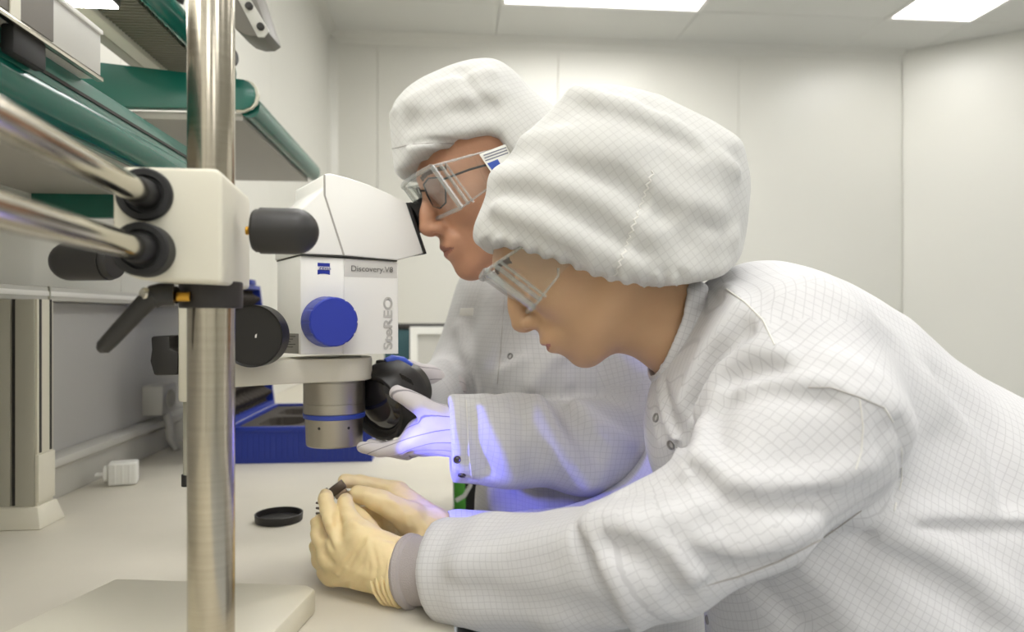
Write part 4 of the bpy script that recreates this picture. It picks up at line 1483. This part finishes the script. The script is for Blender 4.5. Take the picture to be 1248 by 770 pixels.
lo = np.array([-0.16, 0.40, 0.28]); hi = np.array([0.95, 1.10, 1.26])
wa = arm_uv([P(1080, 400, 0.64)] + [p for p, r in NA], Z_)
wfa = arm_uv([p for p, r in FA], Z_)
spine = unit(P(1140, 560, 0.76) - P(905, 415, 0.735))
uvw = cloth_uv([wa, wfa], spine, np.cross(F_, spine), 0.056, [near_arm, far_arm], lambda p: torso(p) + 0.012)
coat_w = sdf_mesh('lab_coat', wcoat, lo, hi, 0.0045, M_coat, woman, uvf=uvw, it=1)
coat_w['label'] = 'white cleanroom coat with fine grid lines'
# standing collar
ca, cb = P(780, 372, 0.729), P(885, 446, 0.741)
cn1 = unit(-0.95 * R_ + 0.31 * Z_).astype(F32)
cp1, cp2 = P(812, 396, 0.735).astype(F32), P(872, 420, 0.74).astype(F32)
cseg = seg(ca, cb, 0.0505, 0.060)
def collar_f(p):
    v = np.abs(cseg(p)) - 0.0028
    v = smax(v, (p - cp1) @ cn1, 0.003)
    return smax(v, -((p - cp2) @ cn1), 0.003)
lo, hi = bbox([P(790, 330, 0.735), P(905, 500, 0.735)], 0.0)
lo[1] -= 0.08; hi[1] += 0.08
collar_w = wrinkle(folded(collar_f, [([(838, 352), (822, 400), (806, 446)], 0.0012, 0.003)]), 0.0004, 0.04, 2)
col = sdf_mesh('collar', collar_w, lo, hi, 0.0022, M_coat, coat_w, uvf=capuv(cn1, np.cross(cn1, F_), F_), it=2)
mat('collar_cloth', (230, 229, 228), 0.8, bump=0.2, bscale=60)
for x, y in ((800, 509), (818, 542), (862, 755)):
    h_ = march(wcoat, x, y)
    if h_ is not None:
        snap('snap_button', h_, grad(wcoat, h_), 0.0048, mat('snap_grey', (150, 148, 146), 0.35, metal=0.6), coat_w)
# stitched seams
def seam_line(f, pl, r, m, parent, name='seam'):
    px_ = []
    for (x0_, y0_), (x1_, y1_) in zip(pl[:-1], pl[1:]):
        k_ = max(2, int(math.hypot(x1_ - x0_, y1_ - y0_) / 5))
        px_ += [(x0_ + (x1_ - x0_) * q_ / k_, y0_ + (y1_ - y0_) * q_ / k_) for q_ in range(k_)]
    px_.append(pl[-1])
    run = []
    runs = [run]
    for h_ in march_all(f, px_):
        if h_ is None or (run and np.linalg.norm(h_ - run[-1]) > 0.02):
            run = []
            runs.append(run)
        if h_ is not None:
            run.append(h_)
    for rn in runs:
        if len(rn) > 2:
            MB().tube(rn, r, 6).build(name, m, parent)
M_seam = mat('seam_thread', (178, 174, 170), 0.8)
M_stitch = mat('stitch_white', (226, 224, 218), 0.8)
seam_line(wcoat, [(985, 472), (1012, 472), (1048, 484), (1078, 497)], 0.0007, M_seam, coat_w)
seam_line(wcoat, [(1048, 486), (1052, 520), (1050, 550), (1043, 572)], 0.0006, M_stitch, coat_w)
seam_line(wcoat, [(1078, 497), (1092, 520), (1099, 550), (1099, 585), (1090, 622)], 0.0007, M_stitch, coat_w)
seam_line(wcoat, [(850, 716), (900, 703), (950, 684), (1000, 658), (1050, 622)], 0.0007, M_seam, coat_w)
seam_line(wcoat, [(885, 352), (908, 368), (930, 390), (944, 420)], 0.0008, M_stitch, coat_w)
zig = [(796 - 46 * (i / 30) + (2.2 if i % 2 else -2.2), 208 + 128 * (i / 30)) for i in range(31)]
seam_line(capg, zig, 0.0008, M_stitch, wcap)
# trousers and overshoes
legs = union([seg((hip[0] - 0.02, hip[1] - 0.10, 0.42), (hip[0] - 0.02, hip[1] - 0.10, 0.10), 0.085, 0.065), seg((hip[0] - 0.02, hip[1] + 0.10, 0.42), (hip[0] - 0.02, hip[1] + 0.10, 0.10), 0.085, 0.065)], 0.02)
sdf_mesh('trousers', legs, (hip[0] - 0.2, hip[1] - 0.25, 0.0), (hip[0] + 0.2, hip[1] + 0.25, 0.55), 0.012, mat('trouser_cloth', (228, 228, 226), 0.85), woman)
for sg in (-1, 1):
    sh = union([ell((hip[0] - 0.08, hip[1] + 0.10 * sg, 0.045), (0.14, 0.05, 0.045)), ell((hip[0] - 0.0, hip[1] + 0.10 * sg, 0.07), (0.06, 0.05, 0.07))], 0.03)
    sh2 = lambda p, s_=sh: np.maximum(s_(p), -p[:, 2])
    sdf_mesh('overshoe', sh2, (hip[0] - 0.3, hip[1] + 0.10 * sg - 0.09, -0.02), (hip[0] + 0.12, hip[1] + 0.10 * sg + 0.09, 0.18), 0.008, mat('overshoe_cloth', (222, 224, 228), 0.8), woman)

# gloves
def glove(name, fingers, palm, k, h, m, parent, folds=(), amp=0.0006, wsz=0.02, extra=()):
    fs_ = [chain(c) for c in fingers]
    pf = union([seg(a, b, ra, rb) for (a, ra, b, rb) in palm], 0.008)
    fg = lambda p: np.minimum.reduce([f_(p) for f_ in fs_])
    base_ = lambda p: smin(pf(p), fg(p), k)
    g_ = wrinkle(folded(base_, folds), amp, wsz, 5)
    pts = [q for c in fingers for q, r in c] + [q for a in palm for q in (a[0], a[2])]
    lo_, hi_ = bbox(pts, 0.05)
    return sdf_mesh(name, g_, lo_, hi_, h, m, parent, it=1), g_

W1 = P(499, 696, 0.740)
mcp = {'i': P(436, 650, 0.742), 'm': P(416, 660, 0.748), 'r': P(404, 676, 0.756), 'p': P(404, 697, 0.768)}
fing = [
    [(mcp['i'], 0.0115), (P(425, 629, 0.755), 0.0098), (P(420, 614, 0.774), 0.0090), (P(421, 609, 0.79), 0.0078)],
    [(mcp['m'], 0.0115), (P(403, 630, 0.756), 0.0098), (P(397, 609, 0.772), 0.0088), (P(397, 604, 0.79), 0.0076)],
    [(mcp['r'], 0.0110), (P(390, 655, 0.764), 0.0094), (P(388, 638, 0.782), 0.0084), (P(391, 634, 0.797), 0.0074)],
    [(mcp['p'], 0.0105), (P(389, 683, 0.778), 0.0088), (P(386, 664, 0.797), 0.0078), (P(390, 658, 0.81), 0.0070)],
    [(P(470, 680, 0.765), 0.015), (P(446, 642, 0.795), 0.0120), (P(428, 622, 0.812), 0.0100), (P(420, 612, 0.822), 0.0085)],
]
palm = [(W1, 0.0280, mcp['i'], 0.014), (W1, 0.0280, mcp['m'], 0.0155), (W1, 0.0280, mcp['r'], 0.0155), (W1, 0.0280, mcp['p'], 0.0135), (mcp['i'], 0.012, mcp['p'], 0.012), (P(466, 688, 0.752), 0.027, P(432, 686, 0.765), 0.020)]
gf = [([(450, 664), (456, 690), (452, 716)], 0.0030, 0.0035), ([(458, 660), (466, 690), (462, 720)], 0.0034, 0.0035), ([(466, 662), (474, 690), (471, 724)], 0.0036, 0.0035),
      ([(474, 664), (482, 694), (478, 726)], 0.0036, 0.0035), ([(418, 706), (438, 680), (450, 656)], 0.0024, 0.0035), ([(410, 698), (426, 672), (438, 650)], 0.0022, 0.0035), ([(409, 712), (440, 700), (456, 702)], 0.0026, 0.004),
      ([(414, 655), (411, 640), (411, 628)], -0.005, 0.0035), ([(404, 668), (398, 655), (394, 645)], -0.004, 0.003), ([(404, 686), (396, 678)], -0.004, 0.003),
      ([(428, 716), (446, 690), (450, 672)], 0.0018, 0.003), ([(425, 690), (436, 668), (444, 660)], -0.002, 0.003), ([(420, 640), (428, 636), (434, 636)], 0.0016, 0.003), ([(400, 640), (406, 637), (411, 640)], 0.0016, 0.003),
      ([(398, 625), (404, 624), (408, 626)], -0.0014, 0.0025), ([(418, 624), (424, 622), (429, 624)], -0.0014, 0.0025)]
gl, glf = glove('glove', fing, palm, 0.006, 0.0016, M_yellow, woman, gf)
gl['label'] = 'pale yellow rubber glove on the near hand'
W2 = P(527, 653, 0.835)
fing2 = [
    [(P(500, 632, 0.822), 0.017), (P(468, 613, 0.815), 0.0135), (P(448, 605, 0.815), 0.0115), (P(436, 602, 0.818), 0.0098)],
    [(P(484, 601, 0.865), 0.0125), (P(452, 591, 0.868), 0.0102), (P(432, 587, 0.862), 0.0090), (P(420, 586, 0.855), 0.0082)],
    [(P(482, 612, 0.882), 0.0125), (P(450, 606, 0.89), 0.0102), (P(432, 606, 0.885), 0.009), (P(424, 606, 0.875), 0.0082)],
    [(P(482, 624, 0.89), 0.012), (P(454, 626, 0.895), 0.010), (P(436, 626, 0.885), 0.0088), (P(430, 624, 0.872), 0.008)],
    [(P(486, 636, 0.89), 0.0115), (P(464, 642, 0.892), 0.0092), (P(448, 642, 0.882), 0.008), (P(442, 638, 0.872), 0.0075)],
]
palm2 = [(W2, 0.030, P(484, 604, 0.862), 0.017), (W2, 0.030, P(484, 614, 0.878), 0.018), (W2, 0.030, P(484, 626, 0.885), 0.018), (W2, 0.028, P(488, 636, 0.885), 0.016), (W2, 0.028, P(500, 632, 0.825), 0.018)]
gf2 = [([(500, 628), (508, 640), (514, 655)], 0.0018, 0.004), ([(508, 625), (518, 638), (522, 650)], 0.002, 0.004), ([(478, 612), (490, 622), (498, 640)], 0.0014, 0.004)]
gl2, _ = glove('glove', fing2, palm2, 0.007, 0.0017, M_yellow, woman, gf2)
gl2['label'] = 'pale yellow rubber glove on the far hand, pinching the sample'
# rolled glove edges and knitted cuffs
def ring(name, c, axis, r, tr, m, parent, sq=1.0, n=40):
    a, u, w = frame(axis)
    pts = [c + (u * math.cos(2 * math.pi * k / n) + w * math.sin(2 * math.pi * k / n) * sq) * r * (1 + 0.02 * math.sin(k * 1.3)) for k in range(n + 1)]
    return MB().tube(pts, tr, 8).build(name, m, parent)
ax1 = unit(P(540, 694, 0.725) - W1)
for k, (t_, r_) in enumerate(((-0.026, 0.0318), (-0.019, 0.0322), (-0.012, 0.0330), (-0.005, 0.0345))):
    ring('glove_roll', W1 + ax1 * t_, ax1 + Z_ * (0.1 - 0.06 * k), r_, 0.0024, M_yellow, gl)
MB().lathe(W1 + ax1 * -0.004, ax1, [(0, 0.030), (0.001, 0.0355), (0.006, 0.0385), (0.011, 0.0375), (0.013, 0.0345), (0.05, 0.034)], 40).build('knitted_cuff', M_knit, woman)
ax2 = unit(P(585, 670, 0.84) - W2)
ring('glove_roll', W2 - ax2 * 0.002, ax2, 0.031, 0.0022, M_yellow, gl2)
MB().lathe(W2 - ax2 * 0.006, ax2, [(0, 0.028), (0.002, 0.0315), (0.012, 0.032), (0.05, 0.032)], 40).build('knitted_cuff', M_knit, woman)

# the sample between the finger tips
sp_ = P(411, 595, 0.828)
t = thing('metal_sample', 'small dark metal part pinched between the yellow gloved finger tips', 'sample', sp_)
sa = unit(R_ * 0.75 + Z_ * 0.55 + F_ * 0.2)
sb = unit(np.cross(sa, F_))
sc_ = np.cross(sa, sb)
MB().obox(sp_, sa, sb, sc_, 0.019, 0.011, 0.012).build('block', M_steel, t, bevel=0.001)
MB().obox(sp_ - sb * 0.0075, sa, sb, sc_, 0.015, 0.005, 0.009).build('step', mat('worn_metal', (150, 132, 112), 0.4, metal=0.7), t, bevel=0.0006)
MB().obox(sp_ - sa * 0.011, sa, sb, sc_, 0.004, 0.016, 0.010).build('flange', M_steel, t, bevel=0.0006)
for k in (-0.006, 0.0, 0.006):
    MB().cyl(P(386, 619, 0.815) + Z_ * k, P(396, 620, 0.80) + Z_ * k, 0.0014, 10).build('pin', M_steel, t)

# ------------------------------------------------------------------ the farther person at the eyepieces
MD = 0.94
al = math.radians(21)
psi = math.radians(20)
fm = -math.cos(al) * (math.cos(psi) * R_ + math.sin(psi) * F_) - math.sin(al) * Z_
hm = -(math.cos(psi) * R_ + math.sin(psi) * F_)
um = math.sin(al) * hm + math.cos(al) * Z_
lm = unit(np.cross(um, fm))
s_m = 1.03
mo = P(605, 211, MD)
mf, MBs, mo_ = head_sdf(mo, fm, lm, um, s_m, False)
Lm = local(mo, MBs, s_m)
mneck = union([chain([(Lm(-0.025, 0, -0.03), 0.060), (P(668, 320, 0.99), 0.058), (P(700, 370, 1.02), 0.062)]), ell(P(715, 420, 1.06), (0.08, 0.10, 0.06))], 0.04)
mcap0 = [(476, 168), (474, 150), (481, 128), (503, 107), (543, 87), (585, 76), (612, 79), (635, 96), (655, 120), (706, 152), (738, 210), (726, 268), (690, 292), (650, 252), (622, 205), (606, 183), (575, 188), (540, 197), (512, 209), (488, 219), (480, 212), (477, 190)]
mbig = mcap0[:12] + [(680, 330), (590, 290), (520, 262), (482, 236)]
mf = hood(mf, mo, MBs, s_m, inflate(mbig, MD, 0.100, 0.085))
mbody = lambda p: smin(mf(p), mneck(p), 0.03)
lo, hi = bbox([P(480, 100, MD), P(830, 480, MD)], 0.0)
lo[1] -= 0.17; hi[1] += 0.24
mloc = np.array([0.28, 1.12, 0.0])
man = sdf_mesh('person', mbody, lo, hi, 0.0024, M_skin_m, None, slots=[M_lip_m, M_hair], sel=face_sel(mo, MBs, s_m), org=mloc)
man.location = tuple(mloc)
ORG[man.name] = mloc
tag(man, 'farther person in white coat and cap looking into the microscope, holding a black lens ring', 'person')

mcap = mcap0
mcf = inflate(mbig, MD, 0.100, 0.085, cutpoly=mcap)
mfolds = [([(477, 180), (520, 172), (570, 174), (612, 184)], -0.004, 0.004), ([(477, 184), (520, 177), (570, 179), (610, 188)], 0.003, 0.005),
          ([(500, 125), (530, 108), (570, 95), (600, 90)], 0.003, 0.012), ([(520, 140), (560, 118), (610, 112)], 0.003, 0.012), ([(500, 150), (540, 135), (600, 135)], -0.003, 0.012),
          ([(560, 85), (575, 110), (600, 130)], -0.003, 0.008), ([(482, 205), (520, 192), (560, 186)], 0.002, 0.006), ([(476, 140), (482, 133)], 0.003, 0.005)]
mcg = wrinkle(folded(mcf, mfolds, 1.9), 0.0006, 0.05, 8)
lo, hi = bbox([P(465, 65, MD), P(715, 290, MD)], 0.01)
lo[1] -= 0.11; hi[1] += 0.11
mc = sdf_mesh('cap', mcg, lo, hi, 0.0032, M_cap, man, uvf=capuv(c45, np.cross(c45, F_), F_))
mc['label'] = 'white close-fitting cleanroom cap with turned-up band'
gg = goggles(Lm, man, 'safety_goggles', 'clear plastic safety goggles with a white sticker on the side')
# sticker on the temple
yb_ = 0.0865
stp = [Lm(0.046, yb_ - 0.001, 0.020), Lm(0.040, yb_, -0.004), Lm(0.002, yb_, -0.002), Lm(0.004, yb_, 0.022)]
ln_ = (Lm(0, 1, 0) - Lm(0, 0, 0))
stick = MB().prism(stp, ln_ * 0.0006).build('sticker', M_whiteplastic, gg, smooth=False)
MB().prism([Lm(0.041, yb_ + 0.0006, 0.007), Lm(0.038, yb_ + 0.0006, -0.002), Lm(0.025, yb_ + 0.0006, -0.001), Lm(0.027, yb_ + 0.0006, 0.008)], ln_ * 0.0002).build('sticker_mark', mat('sticker_blue', (50, 80, 170), 0.5), stick, smooth=False)
pr = MB()
for k in range(3):
    z_ = 0.0175 - k * 0.0032
    pr.prism([Lm(0.042, yb_ + 0.0006, z_), Lm(0.042, yb_ + 0.0006, z_ - 0.0012), Lm(0.012, yb_ + 0.0006, z_ - 0.0004), Lm(0.012, yb_ + 0.0006, z_ + 0.0008)], ln_ * 0.0002)
pr.build('sticker_print', mat('print_grey', (110, 112, 130), 0.6), stick, smooth=False)
# reading glasses under the goggles
gls = bpy.data.objects.new('reading_glasses', None)
COL.objects.link(gls)
gls.parent = man
ORG[gls.name] = mloc
gls['label'] = 'dark thin-rimmed reading glasses'
for sg in (-1, 1):
    rim = [(0.100, 0.011, 0.014), (0.098, 0.034, 0.017), (0.092, 0.056, 0.012), (0.090, 0.058, -0.004), (0.093, 0.050, -0.018), (0.097, 0.032, -0.021), (0.099, 0.014, -0.015), (0.100, 0.010, 0.0), (0.100, 0.011, 0.014)]
    pts = [Lm(x, y * sg, z) for x, y, z in rim]
    MB().tube(pts, 0.0011, 8).build('rim', M_rubber, gls)
    MB().prism(pts[:-1], (Lm(1, 0, 0) - Lm(0, 0, 0)) * 0.0008).build('lens', clear_mat('tinted_lens', (244, 244, 246), 0.05) if 'tinted_lens' not in MATS else MATS['tinted_lens'], gls)
    MB().tube([Lm(0.090, 0.058 * sg, 0.008), Lm(0.06, 0.074 * sg, 0.008), Lm(-0.01, 0.082 * sg, 0.004)], 0.0014, 8).build('temple', M_rubber, gls)
MB().tube([Lm(0.100, -0.011, 0.006), Lm(0.103, 0, 0.009), Lm(0.100, 0.011, 0.006)], 0.0012, 8).build('bridge', M_rubber, gls)

# coat
LA = [(P(775, 395, 1.00), 0.078), (P(800, 545, 0.95), 0.062), (P(710, 545, 0.915), 0.057), (P(630, 537, 0.895), 0.055), (P(520, 535, 0.872), 0.0535)]
RA = [(P(605, 365, 1.17), 0.070), (P(568, 455, 1.13), 0.055), (P(528, 482, 1.03), 0.041)]
cutq = P(548.5, 535, 0.88)
cutn = unit(-R_ * 0.99 - F_ * 0.12)
la0, ra0 = chain(LA), chain(RA)
la_s = union([seg(a, b, ra, rb) for (a, ra), (b, rb) in zip(LA[:-1], LA[1:])], 0.02)
c32_, n32_ = cutq.astype(F32), cutn.astype(F32)
la = lambda p: smax(la_s(p), (p - c32_) @ n32_, 0.004)
ra_ = union([seg(a, b, r1, r2) for (a, r1), (b, r2) in zip(RA[:-1], RA[1:])], 0.02)
mhip = np.array([P(700, 700, 1.12)[0] + 0.05, 1.14, 0.68])
mt = union([
    seg(P(690, 375, 1.05), P(690, 420, 1.07), 0.085, 0.12),
    seg(P(640, 372, 1.13), P(760, 385, 1.02), 0.078),
    seg(P(688, 440, 1.08), P(702, 620, 1.10), 0.135, 0.145),
    seg(P(702, 620, 1.10), mhip, 0.145, 0.17),
    seg(mhip, (mhip[0] + 0.04, mhip[1], 0.36), 0.17, 0.20),
], 0.05)
mcoat0 = lambda p: smin(smin(mt(p), la(p), 0.02), ra_(p), 0.025)
mcut = seg(P(640, 290, 0.98), P(672, 335, 1.0), 0.064, 0.062)
mcoat1 = lambda p: smax(mcoat0(p), -mcut(p), 0.006)
mfd = [
    ([(552, 486), (590, 484), (610, 492), (625, 510)], 0.004, 0.010),
    ([(590, 500), (600, 530), (618, 560), (625, 575)], 0.006, 0.012),
    ([(575, 505), (582, 535), (592, 570)], -0.005, 0.011),
    ([(628, 505), (640, 535), (655, 560)], -0.004, 0.012),
    ([(655, 490), (672, 520), (690, 555), (720, 585)], 0.008, 0.013),
    ([(680, 492), (700, 525), (725, 555)], -0.006, 0.013),
    ([(700, 492), (730, 520), (760, 540)], 0.006, 0.012),
    ([(560, 570), (590, 580), (630, 585)], 0.003, 0.009),
    ([(565, 484), (566, 535), (570, 587)], -0.0015, 0.003),
    ([(615, 345), (612, 400), (610, 440)], -0.003, 0.004),
    ([(605, 470), (612, 450), (640, 438)], 0.004, 0.006),
    ([(650, 470), (670, 440), (700, 420)], 0.005, 0.010),
    ([(560, 400), (575, 440), (585, 480)], 0.005, 0.012),
    ([(545, 430), (570, 450), (580, 480)], -0.004, 0.010),
    ([(540, 440), (550, 455), (560, 480)], 0.003, 0.008),
    ([(700, 425), (705, 470), (690, 490)], -0.004, 0.008),
    ([(600, 600), (605, 640)], 0.006, 0.012), ([(625, 600), (630, 640)], -0.005, 0.012), ([(660, 600), (668, 640)], 0.005, 0.014),
]
mcoat = wrinkle(folded(mcoat1, mfd, 2.0), 0.0011, 0.09, 21)
lo = np.array([-0.16, 0.78, 0.32]); hi = np.array([0.52, 1.38, 1.25])
uvm = cloth_uv([arm_uv([p for p, r in LA], Z_), arm_uv([p for p, r in RA], Z_)], Z_, unit(R_ + F_ * 0.3), 0.055, [la0, ra0], lambda p: mt(p) + 0.01)
coat_m = sdf_mesh('lab_coat', mcoat, lo, hi, 0.0048, M_coat2, man, uvf=uvm)
coat_m['label'] = 'white cleanroom coat in shade with snap cuff'
seam_line(mcg, [(478, 181), (500, 176), (530, 174), (570, 176), (605, 184)], 0.0008, M_seam, mc)
seam_line(mcoat, [(568, 487), (570, 520), (572, 555), (575, 582)], 0.0008, M_stitch, coat_m)
seam_line(mcoat, [(616, 348), (613, 390), (610, 430), (606, 468)], 0.0007, M_seam, coat_m)
M_snap2 = mat('snap_dark', (92, 86, 84), 0.35, metal=0.6)
for x, y, r in ((557, 560, 0.0046), (563, 579, 0.0046), (622, 434, 0.0046)):
    h_ = march(mcoat, x, y)
    if h_ is not None:
        snap('snap_button', h_, grad(mcoat, h_), r, M_snap2 if y > 500 else MATS['snap_grey'], coat_m)
h_ = march(mcoat, 569, 380)
if h_ is not None:
    nn_ = grad(mcoat, h_)
    u_ = unit(np.cross(Z_, nn_))
    v_ = np.cross(nn_, u_)
    MB().obox(h_, u_, v_, nn_, 0.028, 0.012, 0.003).build('name_patch', mat('patch_cloth', (230, 228, 222), 0.8), coat_m, bevel=0.0008)
vs, fs = [], []
nk0, nk1 = P(700, 378, 1.03), P(655, 315, 0.99)
na = unit(nk1 - nk0)
e1 = unit(fm - na * np.dot(fm, na))
e2 = np.cross(na, e1)
n = 48
for i in range(n + 1):
    an = math.radians(25 + 310 * i / n)
    for j in range(5):
        t_ = j / 4
        vs.append(nk0 + na * (-0.01 + 0.045 * t_) + (e1 * math.cos(an) + e2 * math.sin(an)) * (0.074 - 0.006 * t_))
for i in range(n):
    for j in range(4):
        a_ = i * 5 + j
        fs.append((a_, a_ + 5, a_ + 6, a_ + 1))
colm = MB().add(vs, fs).build('collar', MATS['collar_cloth'], coat_m)
md = colm.modifiers.new('thick', 'SOLIDIFY'); md.thickness = 0.004; md.offset = 0
legs = union([seg((mhip[0] + 0.04, mhip[1] - 0.10, 0.42), (mhip[0] + 0.04, mhip[1] - 0.10, 0.10), 0.085, 0.065), seg((mhip[0] + 0.04, mhip[1] + 0.10, 0.42), (mhip[0] + 0.04, mhip[1] + 0.10, 0.10), 0.085, 0.065)], 0.02)
sdf_mesh('trousers', legs, (mhip[0] - 0.16, mhip[1] - 0.25, 0.0), (mhip[0] + 0.24, mhip[1] + 0.25, 0.55), 0.012, MATS['trouser_cloth'], man)
for sg in (-1, 1):
    cx, cy = mhip[0] + 0.04, mhip[1] + 0.10 * sg
    sh = union([ell((cx - 0.06, cy, 0.045), (0.14, 0.05, 0.045)), ell((cx, cy, 0.07), (0.06, 0.05, 0.07))], 0.03)
    sdf_mesh('overshoe', lambda p, s_=sh: np.maximum(s_(p), -p[:, 2]), (cx - 0.28, cy - 0.09, -0.02), (cx + 0.12, cy + 0.09, 0.18), 0.008, MATS['overshoe_cloth'], man)

# striped gloves
M_glove = cloth_mat('striped_glove', (214, 208, 208), (104, 98, 104), cell=0.0125, w=0.06, strength=0.75, axes=('Y',))
def glove_uv(path, rad):
    g_ = arm_uv(path, F_)
    def f(X, N):
        s, an, dd = g_(X)
        an = an[:, :1] + (an - an[:, :1] + math.pi) % (2 * math.pi) - math.pi
        return np.stack([s, an * rad], -1)
    return f
WL = P(560, 524, 0.875)
lf = [
    [(P(536, 512, 0.862), 0.0155), (P(512, 494, 0.852), 0.0125), (P(496, 484, 0.853), 0.0108), (P(484, 478, 0.858), 0.0095)],
    [(P(512, 527, 0.868), 0.0130), (P(488, 545, 0.862), 0.0102), (P(462, 549, 0.866), 0.0088), (P(442, 545, 0.874), 0.0072)],
    [(P(514, 534, 0.885), 0.0128), (P(490, 549, 0.895), 0.0100), (P(468, 549, 0.905), 0.0086), (P(452, 541, 0.912), 0.0072)],
    [(P(517, 538, 0.90), 0.0122), (P(496, 551, 0.918), 0.0096), (P(476, 549, 0.93), 0.0084), (P(462, 540, 0.938), 0.0072)],
    [(P(522, 540, 0.915), 0.0115), (P(504, 550, 0.935), 0.0088), (P(488, 548, 0.948), 0.0076), (P(476, 540, 0.955), 0.0066)],
]
palmL = [(WL, 0.030, P(514, 527, 0.872), 0.017), (WL, 0.030, P(516, 533, 0.887), 0.018), (WL, 0.030, P(518, 537, 0.902), 0.017), (WL, 0.028, P(522, 539, 0.913), 0.015), (WL, 0.028, P(534, 513, 0.865), 0.017), (P(536, 514, 0.865), 0.015, P(514, 527, 0.872), 0.014)]
def glove2(name, fingers, palm, path, lab):
    fs_ = [chain(c) for c in fingers]
    pf = union([seg(a, b, r1, r2) for (a, r1, b, r2) in palm], 0.011)
    base_ = lambda p: smin(pf(p), np.minimum.reduce([f_(p) for f_ in fs_]), 0.012)
    g_ = wrinkle(base_, 0.0005, 0.025, 9)
    lo_, hi_ = bbox([q for c in fingers for q, r in c] + [q for a in palm for q in (a[0], a[2])], 0.045)
    o = sdf_mesh(name, g_, lo_, hi_, 0.0019, M_glove, man, uvf=glove_uv(path, 0.03))
    o['label'] = lab
    return o
glove2('glove', lf, palmL, [P(600, 528, 0.88), WL, P(516, 531, 0.885), P(470, 548, 0.89)], 'pale glove with dark stripes gripping the lens ring')
WR = P(540, 476, 1.04)
rf = [
    [(P(522, 460, 1.01), 0.0145), (P(507, 451, 0.995), 0.012), (P(498, 447, 0.985), 0.0105), (P(491, 446, 0.978), 0.009)],
    [(P(515, 470, 1.02), 0.013), (P(498, 466, 1.0), 0.0105), (P(484, 462, 0.985), 0.009), (P(474, 462, 0.975), 0.008)],
    [(P(514, 477, 1.03), 0.013), (P(496, 475, 1.01), 0.0105), (P(482, 472, 0.995), 0.009), (P(472, 472, 0.985), 0.008)],
    [(P(515, 484, 1.035), 0.0125), (P(498, 484, 1.02), 0.010), (P(484, 482, 1.005), 0.0088), (P(474, 481, 0.995), 0.008)],
    [(P(518, 490, 1.04), 0.0115), (P(503, 492, 1.03), 0.009), (P(490, 491, 1.015), 0.008), (P(481, 490, 1.005), 0.007)],
]
palmR = [(WR, 0.030, P(517, 470, 1.02), 0.017), (WR, 0.030, P(516, 477, 1.03), 0.018), (WR, 0.030, P(517, 484, 1.035), 0.017), (WR, 0.028, P(520, 489, 1.04), 0.015), (WR, 0.028, P(522, 460, 1.01), 0.016)]
glove2('glove', rf, palmR, [P(570, 480, 1.06), WR, P(516, 476, 1.02), P(480, 470, 0.99)], 'pale striped glove on the far hand behind the lens ring')

# ------------------------------------------------------------------ black lens ring in the striped gloves
rc = P(474, 486, 0.943)
ra = unit(-R_ * 0.50 - F_ * 0.80 - Z_ * 0.28)
t = thing('lens_ring', 'black round lens ring with a dark glass held beside the objective', 'lens', rc)
def rib2(k, t_):
    return 0.982 if k % 2 and -0.016 < t_ < 0.012 else 1.0
MB().lathe(rc, ra, [(-0.034, 0.030), (-0.034, 0.040), (-0.024, 0.042), (-0.022, 0.049), (-0.018, 0.050), (0.014, 0.0505), (0.016, 0.0495), (0.027, 0.0475), (0.029, 0.0462), (0.029, 0.0425), (0.022, 0.040), (0.020, 0.030)], 96, ribs=rib2).build('barrel', M_black, t)
MB().lathe(rc, ra, [(0.0195, 0.0385), (0.0235, 0.033), (0.026, 0.022), (0.027, 0.008), (0.0271, 0.0008)], 48).build('front_glass', mat('coated_glass', (34, 32, 36), 0.08, coat=1.0), t)
MB().lathe(rc - ra * 0.034, -ra, [(0, 0.034), (0.016, 0.034), (0.018, 0.032), (0.018, 0.02), (0.006, 0.018)], 48).build('mount', mat('mount_grey', (80, 78, 74), 0.4, metal=0.4), t)
MB().obox(P(468, 443, 0.945), R_, F_, Z_, 0.020, 0.014, 0.010).build('clip', M_black, t, bevel=0.002)
MB().tube([P(470, 442, 0.94), P(478, 439, 0.945), P(490, 441, 0.955), P(500, 446, 0.97)], [0.006, 0.0075, 0.0075, 0.005], 14).build('blue_lit_tip', mat('lit_tip_blue', (58, 92, 210), 0.4), t)  # stands in for a fingertip lit blue, the light put into its colour
for k in range(5):
    a = 0.9 + k * 0.07
    MB().prism([on_plane(x, y, rc + ra * 0.02, ra) for x, y in ((487 + k * 3, 455 + k * 1.6), (489 + k * 3, 454.6 + k * 1.6), (493 + k * 3, 462 + k * 1.6), (491 + k * 3, 462.4 + k * 1.6))], ra * 0.001).build('grip_rib', M_black, t)
# unseen blue lamp without a body, set apart from the ring, shining across the cuff
blue_lamp = bpy.data.lights.new('unseen_blue_lamp', 'SPOT')
blue_lamp.energy = 2.0
blue_lamp.color = (0.11, 0.12, 1.0)
blue_lamp.spot_size = math.radians(78)
blue_lamp.spot_blend = 0.5
blue_lamp.shadow_soft_size = 0.006
lo_ = bpy.data.objects.new('unseen_blue_lamp', blue_lamp)
COL.objects.link(lo_)
lo_.parent = t
src = P(432, 563, 0.78)
lo_.location = tuple(src - rc)
dv = unit(P(610, 552, 0.86) - src)
lo_.rotation_euler = Vector(dv).to_track_quat('-Z', 'Y').to_euler()
